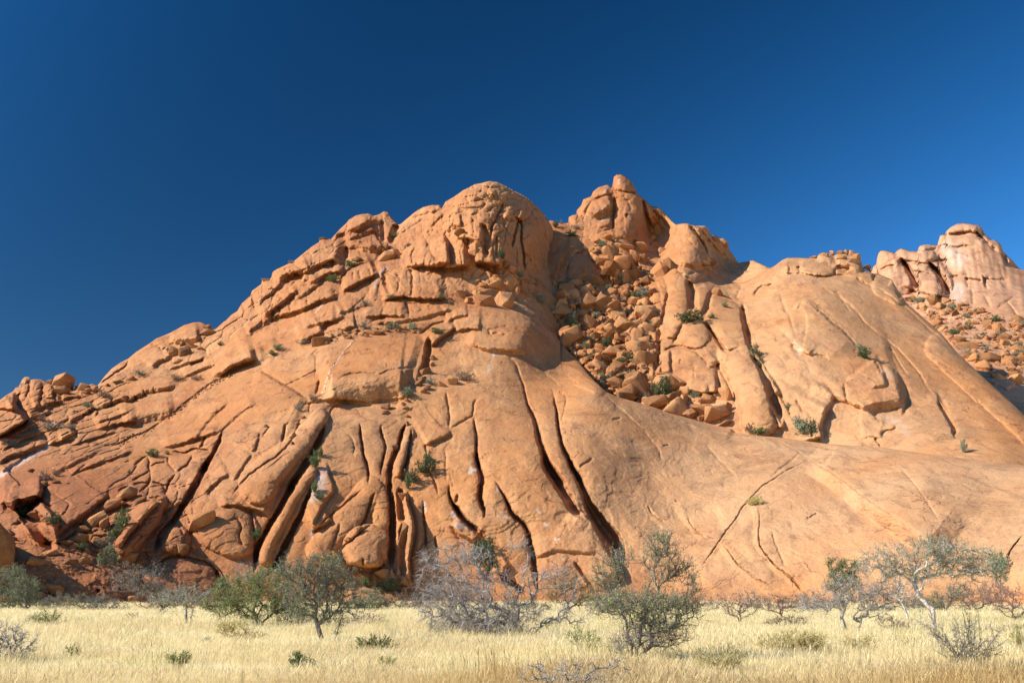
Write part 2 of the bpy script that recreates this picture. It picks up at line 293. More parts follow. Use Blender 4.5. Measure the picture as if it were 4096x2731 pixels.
FA = [
 # central slab and ribs
 ('G', 'R5', ([34, 44, 60, 80], 3.75), '850,820 790,910 710,1010 610,1110 500,1200 380,1320 300,1430'),
 ('C', 'R5', (30, 1.28), '690,800 645,960 565,1085 480,1160 400,1215 250,1315 120,1450 60,1530'),
 ('T', 'R5', ([8.6, 15.8, 18.7, 24.5], 5.20), '900,830 880,905 858,990 825,1075 785,1150 730,1225 690,1290 640,1370 590,1450 545,1568'),
 ('T', 'R9', ([15.8, 15.8, 13, 15.8], 4.80), '680,210 600,330 530,450 480,550 430,630 380,700 320,800 285,900 270,1010 265,1080'),
 ('G', 'R9', (26, 1.88), '770,190 690,290 600,420 530,570 450,720 380,850 360,980'),
 ('T', 'R9', ([7.2, 13, 15.8, 14.4], 4.40), '800,260 745,400 690,560 610,710 530,870 465,1000 375,1130'),
 ('T', 'R5', ([3.6, 5.8, 6.5, 5], 2.56), '1203,888 1213,960 1225,1060 1240,1140 1262,1210 1280,1290 1288,1420'),
 ('C', 'R5', (40, 0.72), '1203,888 1213,960 1225,1060 1240,1140 1262,1210 1280,1290 1288,1420'),
 ('T', 'R5', ([3.6, 5.8, 5, 2.2], 1.92), '1410,900 1395,930 1410,990 1440,1060 1440,1100 1430,1150 1415,1210 1400,1290 1395,1340'),
 ('C', 'R5', (35, 0.64), '1410,900 1395,930 1410,990 1440,1060 1440,1100 1430,1150 1415,1210 1400,1290 1395,1340'),
 ('C', 'R5', (18, 0.40), '1100,980 1150,1020 1160,1110 1150,1170'),
 ('T', 'R5', ([5.8, 11.5, 13, 15.8], 4.80), '1640,860 1600,925 1580,1010 1550,1090 1520,1150 1490,1230 1475,1330 1460,1430'),
 ('T', 'R9', ([13, 15.8, 18.7, 18.7], 5.20), '1490,200 1475,330 1485,430 1500,560 1500,700 1490,850 1485,1000 1490,1060'),
 ('G', 'R5', (22, 1.95), '1650,960 1605,1080 1570,1200 1550,1320'),
 ('T', 'R5', ([3.6, 6.5, 7.2, 7.2], 2.72), '1668,930 1658,1060 1632,1200 1608,1300 1592,1400'),
 ('C', 'R5', (26, 0.80), '945,820 938,770 970,735 1030,715'),
 ('C', 'R5', (22, 0.72), '765,690 755,770 750,780'),
 ('S', 'R5', (1.0, 60, 8), '690,700 800,675 950,660 1100,672 1250,690 1400,720'),
 ('C', 'R5', (30, 0.40), '940,820 1010,815 1080,810 1200,800 1330,795'),
 ('S', 'R5', (4.5, 150, 70), '860,575 1000,560 1150,520 1300,500 1450,480 1570,470 1660,500'),
 ('S', 'R5', (1.5, 120, 10), '870,655 1000,650 1150,668 1300,672 1450,655 1570,640 1680,620'),
 ('C', 'R5', (50, 0.96), '1000,490 1080,450 1200,430 1300,435 1420,440 1450,410 1550,395 1660,385 1720,360'),
 ('C', 'R5', (40, 0.64), '1050,270 1150,245 1250,230 1370,228'),
 ('C', 'R5', (30, 0.64), '780,250 820,300 810,400 805,470'),
 ('S', 'R5', (1.8, 160, 6), '740,668 680,640 600,590 500,530 430,490 350,440 270,410'),
 ('T', 'R5', (6.5, 1.60), '855,490 835,560 812,625'),
 ('T', 'R5', ([13, 18.7, 18.7], 4.40), '1830,100 1825,200 1812,300 1800,380 1780,440'),
 ('S', 'R5', (1.2, 60, 12), '1700,520 1740,380 1790,300 1815,200 1822,110'),
 ('C', 'R5', (40, 1.04), '1980,600 1995,700 2010,800 2010,870 2020,940'),
 ('C', 'R5', (30, 0.88), '2020,940 2080,890 2160,850 2220,820 2225,780 2230,700 2270,650'),
 ('S', 'R5', (1.3, 70, 8), '1795,1070 1850,1040 1900,1020 1990,985 2020,940'),
 ('C', 'R5', (26, 0.72), '1795,1070 1795,1100 1812,1145'),
 ('T', 'R5', ([3.6, 5.8, 7.2, 10.1], 2.40), '2230,820 2235,900 2250,980 2255,1080 2255,1160 2270,1260 2292,1330'),
 ('C', 'R5', (50, 1.04), '2230,820 2235,900 2250,980 2255,1080 2255,1160 2270,1260 2292,1330'),
 ('T', 'R5', (4.3, 0.96), '1825,1280 1860,1350 1890,1440 1910,1510'),
 ('C', 'R5', (16, 0.40), '1960,1100 1985,1200 1970,1300 1990,1400'),
 ('C', 'R5', (50, 0.56), '600,860 540,900 520,1000 500,1100'),
 ('T', 'R5', (6.5, 1.44), '540,880 530,960 515,1060'),
 ('C', 'R5', (22, 0.72), '410,910 370,960 340,1000'),
 ('C', 'R5', (16, 0.48), '430,790 520,770 600,755'),
 ('S', 'R5', (0.8, 90, 10), '240,1140 280,1040 300,950'),
 ('S', 'R5', (0.7, 70, 8), '60,1400 190,1210 240,1140'),
 ('S', 'R5', (1.6, 60, 25), '0,380 60,350 150,310 300,290 370,250'),
 ('S', 'R5', (1.2, 60, 25), '150,270 280,200 370,160 470,150'),
 # foot of the ribs
 ('C', 'R9', (50, 0.98), '1240,345 1170,400 1100,460 1030,520 950,580 880,640 800,690'),
 ('S', 'R9', (2.2, 60, 14), '770,690 830,672 890,650 950,600'),
 ('G', 'R9', (60, 2.10), '1300,370 1200,500 1080,640 960,780 860,900'),
 ('G', 'R9', (40, 1.65), '1380,390 1400,520 1410,640'),
 ('T', 'R9', (7.2, 1.76), '1340,380 1312,440 1290,520 1262,600 1210,690'),
 ('B', 'R9', (105, 92, 0, 4.2), '1265,860'),
 ('B', 'R9', (26, 18, 0, 1.5), '1300,330'),
 ('C', 'R9', (26, 0.98), '1330,665 1260,700 1180,770 1100,830 1010,920'),
 ('S', 'R9', (2.4, 60, 12), '1080,1020 1160,1010 1230,1030 1300,1035 1420,1030'),
 ('T', 'R9', (5, 1.12), '1235,965 1232,1030'),
 ('C', 'R9', (22, 0.63), '1030,650 1000,740 970,830 955,900'),
 ('B', 'R9', (46, 30, 0, 1.6), '1325,770'),
 ('S', 'R9', (0.9, 60, 6), '770,680 810,600 880,470 930,400 970,370 950,280 920,200 900,100'),
 ('T', 'R9', ([14.4, 21.6, 21.6], 3.20), '1565,330 1580,480 1590,600 1600,650'),
 ('T', 'R9', ([21.6, 21.6, 17.3], 2.40), '1595,650 1600,850 1590,1000 1600,1150'),
 ('S', 'R9', (2.6, 60, 6), '1660,1210 1650,1100 1640,1000 1670,850 1690,700 1660,560 1630,480 1620,360'),
 ('B', 'R9', (150, 56, 8, 2.6), '1400,1350'),
 ('C', 'R9', (30, 1.12), '220,500 240,620 270,750 265,900 270,1020'),
 ('S', 'R9', (1.8, 80, 8), '-60,500 0,490 100,480 200,510 300,530 400,570'),
 ('C', 'R9', (40, 0.63), '20,640 100,600 160,680 120,780 180,880'),
 ('T', 'R9', ([2.9, 8.6, 11.5, 13], 2.72), '2010,310 2004,380 2020,440 2050,490 2080,540 2110,600 2180,660 2260,710 2294,730'),
 ('C', 'R9', (60, 0.84), '2010,310 2004,380 2020,440 2050,490 2080,540 2110,600'),
 ('T', 'R9', (5.8, 1.20), '2090,400 2062,470'),
 ('T', 'R9', ([2.2, 5, 6.5], 1.36), '1775,450 1780,560 1790,640 1802,720 1800,880'),
 ('T', 'R9', (4.3, 1.12), '1885,770 1885,900'),
 ('C', 'R9', (40, 0.56), '1775,450 1780,560 1790,640 1802,720 1800,880'),
 ('S', 'R9', (1.8, 40, 8), '2030,660 2070,690 2100,740 2180,780 2250,830'),
 # big clefts to the right of the ribs
 ('T', 'R6', ([3, 9, 16, 20, 26], 5.5), '445,585 462,680 500,780 545,870 560,960 590,1060 620,1160 655,1270 705,1350 765,1450 815,1560'),
 ('C', 'R6', (90, 1.6), '370,350 400,450 445,585 462,680 500,780 545,870 560,960 590,1060 620,1160 655,1270 705,1350 765,1450 815,1560'),
 ('T', 'R10', ([24, 27, 28, 20, 5], 5.0), '830,10 880,150 940,240 1010,340 1060,440 1100,520 1170,590 1250,640'),
 ('T', 'R6', ([3, 7, 9, 10, 12], 4.8), '713,640 720,720 738,830 750,930 770,1040 812,1140 852,1250 902,1330 952,1420 985,1500'),
 ('C', 'R6', (80, 1.4), '690,560 713,640 720,720 738,830 750,930 770,1040 812,1140 852,1250 902,1330 952,1420 985,1500'),
 ('T', 'R10', ([11, 14, 19, 34, 46, 40], 8.0), '1025,0 1075,120 1125,205 1175,310 1215,410 1260,520 1320,620 1390,720 1450,800 1520,900 1560,1000'),
 ('S', 'R10', (2.2, 90, 10), '1560,1130 1450,1000 1380,860 1330,760 1290,660 1180,590 1090,520'),
 ('T', 'R10', ([2, 8, 12, 14, 16], 3.6), '405,270 450,340 490,420 520,500 560,580 640,640 690,710 712,800 737,920 752,1040 777,1190 790,1260'),
 ('C', 'R10', (60, 1.1), '405,270 450,340 490,420 520,500 560,580 640,640 690,710 712,800 737,920 752,1040'),
 ('T', 'R10', ([8, 12, 14, 8], 4.0), '235,0 245,120 280,220 290,280 272,340 267,430 298,500 312,560 302,610'),
 ('C', 'R10', (50, 1.2), '235,0 245,120 280,220 290,280 272,340 267,430 298,500 312,560 302,610'),
 ('T', 'R10', ([8, 16, 14, 12], 4.0), '-10,460 50,510 100,590 160,650 230,710 290,760 330,820'),
 ('S', 'R10', (0.6, 60, 8), '750,965 850,912 950,888 1050,888 1150,903 1310,915'),
 ('T', 'R10', (7, 1.4), '1115,1000 1180,1100 1240,1170 1300,1240'),
 ('C', 'R10', (16, 0.6), '1160,155 1220,112 1285,70'),
 ('T', 'R10', (12, 3.0), '430,1090 520,1160 620,1240 690,1300'),
 ('S', 'R10', (1.2, 50, 8), '480,1150 470,1090 490,1040 530,1010'),
 ('T', 'R10', (3, 0.6), '1770,490 1820,570 1870,610 1930,650'),
 ('S', 'R10', (0.3, 80, 24), '1640,400 1720,440 1770,490 1820,570 1930,650'),
 ('T', 'R10', (3, 0.8), '2110,590 2160,650 2200,710 2294,790'),
 ('S', 'R10', (0.35, 90, 24), '2020,460 2110,590 2160,650 2200,710 2294,790'),
 # central bulge
 ('S', 'R6', (1.8, 80, 12), '-80,150 0,170 60,195 130,215 200,205 330,222 480,240'),
 ('C', 'R6', (24, 1.0), '120,30 128,90 200,70 250,95 300,80'),
 ('C', 'R6', (40, 0.8), '0,20 60,10 130,50 260,10 360,40 470,80 560,140'),
 ('C', 'R6', (16, 0.5), '290,260 330,300 370,360 395,450'),
 ('C', 'R6', (30, 0.5), '430,260 520,330 610,410 700,490 760,560'),
 ('S', 'R6', (0.4, 40, 6), '880,525 1000,570 1100,615 1170,635'),
 ('C', 'R6', (12, 0.5), '1170,635 1270,720 1380,820 1500,930'),
 ('C', 'R6', (40, 0.35), '1500,930 1560,1010 1640,1100 1690,1230'),
 ('S', 'R6', (0.5, 30, 6), '1500,730 1700,800 1900,870 2000,920'),
 ('T', 'R6', (3, 0.8), '1230,850 1270,848 1310,835'), ('T', 'R6', (3, 0.8), '750,605 790,610'), ('T', 'R6', (3, 0.8), '1680,1083 1740,1075'),
 ('T', 'R6', (3, 0.8), '900,520 930,518'), ('C', 'R6', (26, 0.6), '800,610 820,680 800,760 770,880'),
 ('S', 'R6', (3.0, 110, 60), '1300,660 1150,590 1020,500 900,410 800,350 730,290 690,220 620,140 540,70 440,0 330,-50 200,-80 60,-90 -100,-70 -250,-20'),
 # right whaleback
 ('T', 'R11', ([1.5, 2, 2.5, 2, 1.5], 0.77), '910,230 860,250 760,300 690,345 620,390 560,440 500,510 450,555 410,630 350,710 300,780 240,860 170,960'),
 ('S', 'R11', (0.28, 60, 18), '170,960 300,780 450,555 560,440 690,345 910,230'),
 ('S', 'R11', (3.4, 190, 55), '905,230 980,280 1060,320 1130,370 1210,430 1250,470 1330,520 1400,570 1500,640 1600,710 1680,770 1800,870'),
 ('T', 'R11', (2, 0.70), '905,230 980,280 1060,320 1130,370 1210,430 1250,470 1330,520 1400,570'),
 ('T', 'R11', ([1, 1.5, 2.5, 4.5, 6], 1.82), '560,540 570,620 565,700 565,790 590,850 640,900 700,960 770,1020 830,1080 880,1130'),
 ('S', 'R11', (0.72, 120, 21.6), '540,520 568,620 563,700 563,790 588,850 638,900 698,960 768,1020 828,1080'),
 ('T', 'R11', ([1, 3, 3, 1], 1.12), '330,810 390,890 440,950 500,1000 570,1045 650,1085'),
 ('S', 'R11', (0.61, 90, 25.2), '300,760 330,810 390,890 440,950 500,1000 570,1045 650,1085'),
 ('S', 'R11', (0.44, 80, 28.8), '280,520 340,620 370,700 420,770 480,820 550,880 620,960'),
 ('C', 'R11', (40, 0.5), '650,700 680,800 720,900 760,960'),
 ('T', 'R11', ([1.5, 3, 4], 1.12), '2345,735 2290,810 2250,870 2220,940 2185,1030'),
 ('S', 'R11', (0.44, 120, 28.8), '2185,1030 2220,940 2250,870 2290,810 2345,735 2420,660'),
 ('C', 'R11', (14, 0.5), '850,180 780,240 700,300 640,350'), ('C', 'R11', (14, 0.4), '700,110 780,150 850,190 905,230'),
 ('C', 'R11', (14, 0.5), '860,190 960,195 1030,172 1100,150'), ('C', 'R11', (16, 0.5), '1010,260 1020,230 1070,190'),
 ('C', 'R11', (70, 0.5), '1500,260 1620,400 1700,520 1780,640'), ('C', 'R11', (70, 0.4), '200,120 320,260 420,360'),
 ('C', 'R11', (12, 0.4), '890,630 930,610 965,590'), ('T', 'R11', (2, 0.84), '248,440 252,440'), ('T', 'R11', (2, 0.84), '8,514 12,514'),
 # upper left ridge
 ('S', 'R2', (4.93, 110, 18.7), '430,940 540,880 620,865 680,850 760,825 850,785 940,745 1060,755'),
 ('S', 'R2', (2.90, 70, 11.9), '690,935 740,915 700,870 760,850'),
 ('T', 'R2', (8, 2.5), '245,1085 258,1150 270,1195'),
 ('S', 'R2', (2.32, 70, 11.9), '280,1190 330,1110 420,1035 480,985 560,920 640,880'),
 ('S', 'R2', (3.48, 70, 13.6), '740,960 830,925 900,885 980,852 1060,852'),
 ('S', 'R2', (3.48, 80, 13.6), '330,1270 430,1200 530,1120 600,1065 650,1010'),
 ('S', 'R2', (2.61, 70, 11.9), '610,1105 700,1065 800,990 870,950'),
 ('S', 'R2', (3.77, 70, 13.6), '330,1295 420,1265 500,1245 590,1232 680,1195 740,1165 850,1115 960,1085 1030,1055'),
 ('T', 'R2', (6, 1.6), '480,1180 500,1250'), ('T', 'R2', (6, 1.6), '580,1140 590,1225'), ('T', 'R2', (6, 1.6), '730,1110 740,1165'), ('T', 'R2', (6, 1.6), '430,1215 430,1270'),
 ('S', 'R2', (2.61, 50, 11.9), '1090,465 1150,485 1230,445 1290,390'),
 ('S', 'R2', (2.90, 60, 11.9), '960,575 1010,530 1080,505 1160,495 1250,445 1330,405 1410,405'),
 ('S', 'R2', (2.90, 70, 10.2), '1060,580 1180,540 1280,495 1370,485'),
 ('S', 'R2', (3.77, 80, 25.5), '1080,610 1180,600 1270,640 1400,640 1425,600'),
 ('T', 'R2', (12, 3.5), '1400,400 1412,500 1418,560 1425,620'),
 ('T', 'R2', ([10, 12], 4.5), '1095,640 1085,700 1085,760'),
 ('T', 'R2', (22, 6.0), '1555,440 1535,500 1510,560 1480,620'),
 ('B', 'R2', (70, 55, 0, 3.0), '1220,690'), ('B', 'R2', (30, 26, 0, 2.0), '1040,625'),
 ('B', 'R2', (55, 48, -20, 2.0), '950,800'), ('C', 'R2', (30, 1.80), '955,760 950,800 970,840'),
 ('S', 'R2', (4.64, 80, 8.5), '1610,800 1700,802 1830,808 1950,822 2010,836 2100,812 2210,800'),
 ('C', 'R2', (30, 2.10), '1800,590 1830,660 1870,720 1905,790'),
 ('C', 'R2', (40, 2.40), '1690,670 1670,740 1690,800'),
 ('S', 'R2', (5.80, 60, 8.5), '2003,810 1995,690 1980,590 1940,540'),
 ('T', 'R2', ([4, 7, 7, 3], 2.0), '1640,820 1680,880 1680,960 1665,1090'),
 ('C', 'R2', (24, 1.50), '1530,880 1580,920 1550,1000 1545,1070'),
 ('T', 'R2', ([8, 14, 12], 3.5), '1415,890 1440,960 1465,1030 1480,1070'),
 ('S', 'R2', (3.62, 80, 6.8), '1400,1115 1560,1085 1750,1105 1900,1110 2000,1090'),
 ('S', 'R2', (4.64, 70, 8.5), '1055,1035 1090,1015 1120,1000 1180,965 1280,915 1340,893 1375,875'),
 ('C', 'R2', (30, 2.10), '1060,1030 1035,990 1045,920 1100,850 1200,800 1300,795'),
 ('C', 'R2', (14, 1.20), '1200,850 1210,930'), ('C', 'R2', (14, 1.20), '1290,840 1310,900'), ('C', 'R2', (14, 1.20), '1150,870 1150,940'),
 ('G', 'R2', (16, 1.6), '1400,830 1370,900 1340,980 1330,1090'),
 ('S', 'R2', (2.03, 60, 6.8), '1230,1275 1350,1255 1500,1250 1620,1262'),
 ('C', 'R2', (26, 1.35), '1610,1130 1640,1200 1650,1270'), ('C', 'R2', (40, 1.35), '1290,1320 1350,1290 1450,1270'),
 ('S', 'R2', (1.45, 60, 8.5), '1450,1330 1550,1310 1650,1290 1800,1270 1950,1210 2100,1190'),
 ('C', 'R2', (26, 1.20), '1100,1230 1200,1160 1280,1060'), ('S', 'R2', (1.45, 40, 6.8), '1000,1240 1100,1215 1200,1190 1280,1150'),
 ('S', 'R2', (2.32, 60, 10.2), '840,1380 900,1310 1000,1290 1080,1250'), ('S', 'R2', (1.74, 60, 10.2), '700,1360 800,1330 900,1300 1000,1295'),
 ('S', 'R2', (2.17, 60, 8.5), '1080,1400 1090,1360 1170,1350'), ('S', 'R2', (2.90, 60, 17), '660,1480 760,1440 880,1380'),
 ('S', 'R2', (2.61, 70, 6.8), '1840,1540 1920,1455 2000,1405 2070,1345'), ('C', 'R2', (40, 1.80), '1740,1430 1820,1370 1900,1330 1980,1310'),
 ('S', 'R2', (1.74, 60, 6.8), '1990,1300 2080,1260 2180,1250'), ('S', 'R2', (1.74, 60, 6.8), '2060,1390 2160,1370 2294,1380'),
 ('S', 'R2', (2.32, 70, 13.6), '200,1410 280,1370 340,1320 420,1290'), ('T', 'R2', (10, 2.0), '220,1405 300,1360 340,1315'),
 # dome
 ('B', 'R2', (78, 66, 0, 4.5), '1860,690'), ('B', 'R2', (52, 50, 0, 3.0), '2090,730'), ('G', 'R2', (40, 3.0), '1700,690 1660,760'),
 ('T', 'R3', ([4, 7, 6], 2.00), '250,340 240,400 200,480 150,580 140,640'),
 ('C', 'R3', (40, 1.80), '250,340 240,400 200,480 150,580 140,640 130,720'),
 ('T', 'R3', ([3, 6, 6], 2.00), '395,490 365,600 342,700 320,770'), ('C', 'R3', (36, 1.80), '395,490 365,600 342,700 320,770'),
 ('T', 'R3', ([3, 6, 6], 2.40), '405,490 420,600 410,720 430,800 440,900 450,970'), ('C', 'R3', (36, 2.10), '405,490 420,600 410,720 430,800 440,900 450,970'),
 ('C', 'R3', (30, 1.50), '200,300 260,250 330,250 380,290 440,300 520,380'), ('C', 'R3', (30, 1.50), '-20,280 90,245 120,310 160,325 240,330'),
 ('C', 'R3', (30, 1.35), '240,330 330,310 400,330 480,380'), ('C', 'R3', (20, 1.35), '440,800 500,870 560,950 580,1010'),
 ('S', 'R3', (2.32, 50, 11.9), '250,470 300,490 380,470 400,500 440,510'), ('S', 'R3', (2.03, 50, 10.2), '380,480 420,500 470,470'),
 ('T', 'R3', ([10, 16, 14], 4.50), '40,540 95,600 108,720 95,860'), ('C', 'R3', (40, 1.50), '190,640 200,760 190,860'), ('C', 'R3', (30, 1.50), '250,460 255,560 300,650'),
 ('C', 'R3', (40, 1.50), '600,560 640,700 660,850 640,980'), ('G', 'R3', (44, 2.0), '480,600 450,720 470,860'),
 ('B', 'R3', (36, 24, -10, 1.8), '270,290'), ('B', 'R3', (24, 22, 0, 1.6), '140,280'), ('B', 'R3', (30, 12, 0, 1.6), '60,270'), ('B', 'R3', (40, 10, 8, 1.5), '150,210'),
 ('C', 'R3', (30, 1.65), '0,340 70,330 100,370 60,420 0,440'), ('C', 'R3', (30, 1.65), '-100,200 -40,230 40,215 130,225 250,215'),
 ('C', 'R2', (30, 1.50), '1960,300 2020,310 2060,290 2150,300 2294,290'), ('C', 'R2', (24, 1.20), '2000,400 2050,350 2120,330 2200,350'),
 ('C', 'R2', (20, 1.20), '1840,480 1900,420 1980,350'), ('C', 'R2', (20, 1.05), '1560,540 1680,450 1800,380'), ('C', 'R2', (20, 1.35), '1700,330 1780,330 1850,345 1940,310'),
 ('S', 'R2', (2.17, 40, 8.5), '1660,370 1720,345 1800,330 1880,345'), ('S', 'R2', (2.90, 50, 13.6), '2020,430 2060,440 2120,430'),
 ('S', 'R2', (2.32, 50, 8.5), '2070,560 2150,560 2200,570 2294,590'), ('T', 'R2', (14, 3.50), '2160,560 2170,640 2180,700 2230,740'),
 ('S', 'R3', (4.35, 70, 10.2), '0,900 60,885 130,890 200,905 250,930'), ('T', 'R3', (16, 3.50), '0,905 80,930 160,960 230,990'),
 # left ramp ledges
 ('C', 'R1', (40, 2.40), '890,755 1000,690 1080,625 1145,575 1155,530'), ('C', 'R1', (30, 1.80), '1345,388 1420,405 1440,440 1500,420'),
 ('S', 'R1', (3.77, 60, 22.1), '1520,335 1600,345 1700,345 1790,345'), ('S', 'R1', (2.03, 50, 13.6), '1350,600 1400,540 1480,510 1540,480'),
 ('S', 'R1', (1.74, 40, 8.5), '560,885 620,865 750,855'), ('S', 'R1', (2.61, 50, 10.2), '290,972 380,942 470,912 560,892'), ('S', 'R1', (2.03, 50, 10.2), '250,1052 350,1022 450,985'),
 ('S', 'R1', (8.70, 120, 8.5), '-60,1225 0,1205 60,1180 130,1130 200,1085 245,1050'),
 ('T', 'R1', (8, 4.5), '140,825 138,900 135,985'), ('S', 'R1', (5.80, 90, 8.5), '138,985 140,900 142,830'),
 ('G', 'R1', (26, 2.5), '310,720 330,800 300,900 260,950'), ('C', 'R1', (14, 2.10), '270,720 262,800 240,880'), ('T', 'R1', (7, 2.6), '380,760 370,840 362,905'), ('S', 'R1', (2.90, 30, 6.8), '470,880 468,800 440,745'),
 ('S', 'R1', (2.90, 60, 15.3), '850,965 1000,905 1080,875 1120,885 1210,855 1290,815 1390,795 1500,770 1600,745'),
 ('T', 'R1', (5, 1.4), '1000,880 1000,955'), ('T', 'R1', (5, 1.4), '1285,800 1290,865'), ('T', 'R1', (4, 1.2), '1380,780 1385,835'), ('T', 'R1', (5, 1.4), '1210,850 1220,895'),
 ('S', 'R1', (2.03, 50, 10.2), '620,1085 700,1035 780,990 850,985'), ('C', 'R1', (22, 1.80), '780,1010 850,970 890,1000 850,1050'), ('C', 'R1', (20, 1.35), '650,1000 720,1010 770,1050'),
 ('S', 'R1', (1.30, 50, 6.8), '835,1085 950,1065 1080,1025 1160,985'), ('S', 'R1', (2.61, 70, 34), '1090,1070 1200,1045 1300,1025 1450,1005 1570,975'),
 ('S', 'R1', (2.03, 60, 10.2), '860,1145 1000,1115 1130,1082 1225,1072'), ('S', 'R1', (2.17, 60, 10.2), '440,1292 520,1262 600,1242 685,1212'), ('S', 'R1', (1.74, 50, 8.5), '540,1242 640,1195 690,1172'),
 ('S', 'R1', (2.32, 60, 13.6), '-30,1470 20,1425 100,1375 240,1345 330,1302 430,1280'), ('S', 'R1', (3.48, 60, 18.7), '1900,650 1980,645 2060,575 2150,545 2300,500'),
 ('S', 'R1', (1.45, 50, 6.8), '1970,660 2100,600 2200,560 2294,540'), ('C', 'R1', (14, 0.90), '1200,1480 1270,1420 1310,1400'),
 ('S', 'R1', (1.74, 60, 8.5), '1640,680 1720,650 1840,600 1950,560'), ('S', 'R1', (1.45, 50, 6.8), '1500,620 1600,590 1680,560 1760,540 1840,510'), ('T', 'R1', (8, 2.0), '1700,590 1770,560 1830,540'),
 ('S', 'R1', (1.30, 40, 6.8), '480,1130 560,1080 620,1050'), ('S', 'R1', (1.45, 40, 6.8), '0,1360 120,1280 240,1230 380,1180'), ('S', 'R1', (1.74, 40, 8.5), '0,1290 60,1240 140,1190 260,1130 330,1090'),
 ('S', 'R1', (1.16, 50, 6.8), '640,1290 760,1260 900,1210 1040,1180'), ('S', 'R1', (1.16, 50, 6.8), '640,1568 720,1510 900,1440 1060,1400 1200,1340'),
 ('C', 'R1', (16, 1.05), '800,1270 960,1310 1080,1290 1180,1230 1290,1190 1400,1130 1500,1060'), ('C', 'R1', (16, 1.20), '1500,1060 1580,1000 1650,930 1740,870 1820,790 1950,720 2100,650'),
 ('S', 'R1', (1.45, 60, 8.5), '1440,1310 1550,1300 1650,1270 1750,1230 1830,1212 1900,1192 1990,1170'),
 ('T', 'R1', (7, 1.6), '1832,1215 1822,1290 1790,1330'), ('C', 'R1', (30, 1.95), '1540,1360 1640,1372 1740,1335 1800,1342 1905,1350'),
 ('S', 'R1', (0.87, 60, 8.5), '1700,1300 1880,1040 2050,900'), ('S', 'R1', (0.72, 60, 8.5), '1950,1180 2080,1060 2200,960 2294,920'),
 # lower left block field
 ('T', 'R1', ([3, 10, 14, 18], 4.5), '2000,1150 1985,1220 1950,1305 1900,1400 1850,1475 1790,1568'),
 ('T', 'R8', ([16, 18, 16, 14, 22, 22], 4.5), '1890,60 1850,140 1800,230 1750,320 1700,400 1640,500 1580,600 1520,680 1470,760 1420,840 1390,920'),
 ('C', 'R8', (26, 1.20), '1310,40 1340,90 1330,150 1350,190 1345,240 1345,300 1280,350 1240,390'), ('C', 'R8', (24, 1.05), '1500,60 1505,110 1540,150 1580,200'),
 ('C', 'R8', (26, 1.12), '1720,40 1700,90 1680,130 1620,170 1585,205'), ('C', 'R8', (24, 0.90), '1840,100 1830,170 1800,230'), ('C', 'R8', (24, 1.05), '1330,150 1420,110 1500,110'),
 ('C', 'R8', (30, 1.35), '1360,280 1440,300 1480,330 1480,430'), ('C', 'R8', (30, 1.35), '1580,215 1520,270 1500,340 1495,410'), ('C', 'R8', (24, 0.98), '1180,270 1260,240 1350,185'),
 ('C', 'R8', (24, 0.98), '1190,310 1260,290 1345,300'), ('C', 'R8', (24, 0.98), '1060,370 1100,340 1160,330 1210,370 1250,390'), ('C', 'R8', (26, 1.12), '1210,380 1150,430 1090,460 1040,420'),
 ('C', 'R8', (24, 1.05), '1250,390 1300,430 1370,430 1440,440'), ('C', 'R8', (26, 1.12), '1090,460 1040,510 980,560 900,560'), ('C', 'R8', (26, 1.05), '900,560 820,600 770,650 690,690'),
 ('C', 'R8', (24, 1.05), '900,560 920,610 860,680 800,700 690,690'), ('C', 'R8', (22, 0.90), '1120,470 1130,530 1040,540 960,600'), ('C', 'R8', (24, 1.05), '970,610 985,690 970,740 830,720'),
 ('C', 'R8', (24, 1.05), '690,690 670,740 620,780 520,840'), ('C', 'R8', (22, 1.05), '800,700 780,760 640,800 600,850'), ('C', 'R8', (24, 1.05), '840,730 800,780 800,850'),
 ('S', 'R8', (2.0, 80, 10), '500,740 560,700 620,660 700,600 760,560 860,480 940,420 962,370'), ('C', 'R8', (20, 0.60), '960,365 1000,320 1060,280 1120,260 1200,190 1260,80'),
 ('C', 'R8', (12, 0.45), '560,300 700,320 800,330 870,350 960,362'), ('C', 'R8', (14, 0.52), '460,365 510,410 560,440 625,480 600,530 550,600'),
 ('S', 'R8', (1.0, 60, 12), '480,210 600,130 760,60 900,-20'), ('C', 'R8', (24, 0.75), '640,250 700,180 780,110'), ('C', 'R8', (14, 0.38), '780,170 900,130 1060,115 1210,95'),
 ('T', 'R8', ([20, 46, 50, 30], 9.0), '120,520 230,560 320,650 400,760 440,850 480,900'), ('T', 'R8', (30, 7.0), '110,480 200,500 300,470 360,420'),
 ('S', 'R8', (4.5, 110, 16), '0,450 60,450 150,520 220,490 300,450 355,380 350,290 330,230'),
 ('S', 'R8', (5.0, 70, 8), '540,600 480,590 420,520 330,450'), ('B', 'R8', (75, 38, 25, 4.0), '370,740'),
 ('G', 'R8', ([30, 55, 60, 50], 5.5), '1440,450 1330,570 1210,720 1130,850'), ('G', 'R8', (26, 2.5), '1370,440 1250,540 1170,620'), ('S', 'R8', (2.5, 60, 10), '1060,880 1100,800 1200,680 1300,570 1420,450'),
 ('B', 'R8', (62, 66, 20, 4.5), '1565,810'), ('C', 'R8', (24, 0.98), '1640,540 1690,600 1700,670'), ('G', 'R8', (22, 2.0), '1730,290 1690,380 1650,440'), ('G', 'R8', (34, 2.0), '1640,380 1560,430 1500,450'),
 ('C', 'R8', (40, 1.50), '1350,1030 1410,1010 1500,962 1600,950 1700,960 1800,985 1880,1020 1930,1070 1965,1160'), ('B', 'R8', (160, 110, 10, 2.6), '1650,1150'),
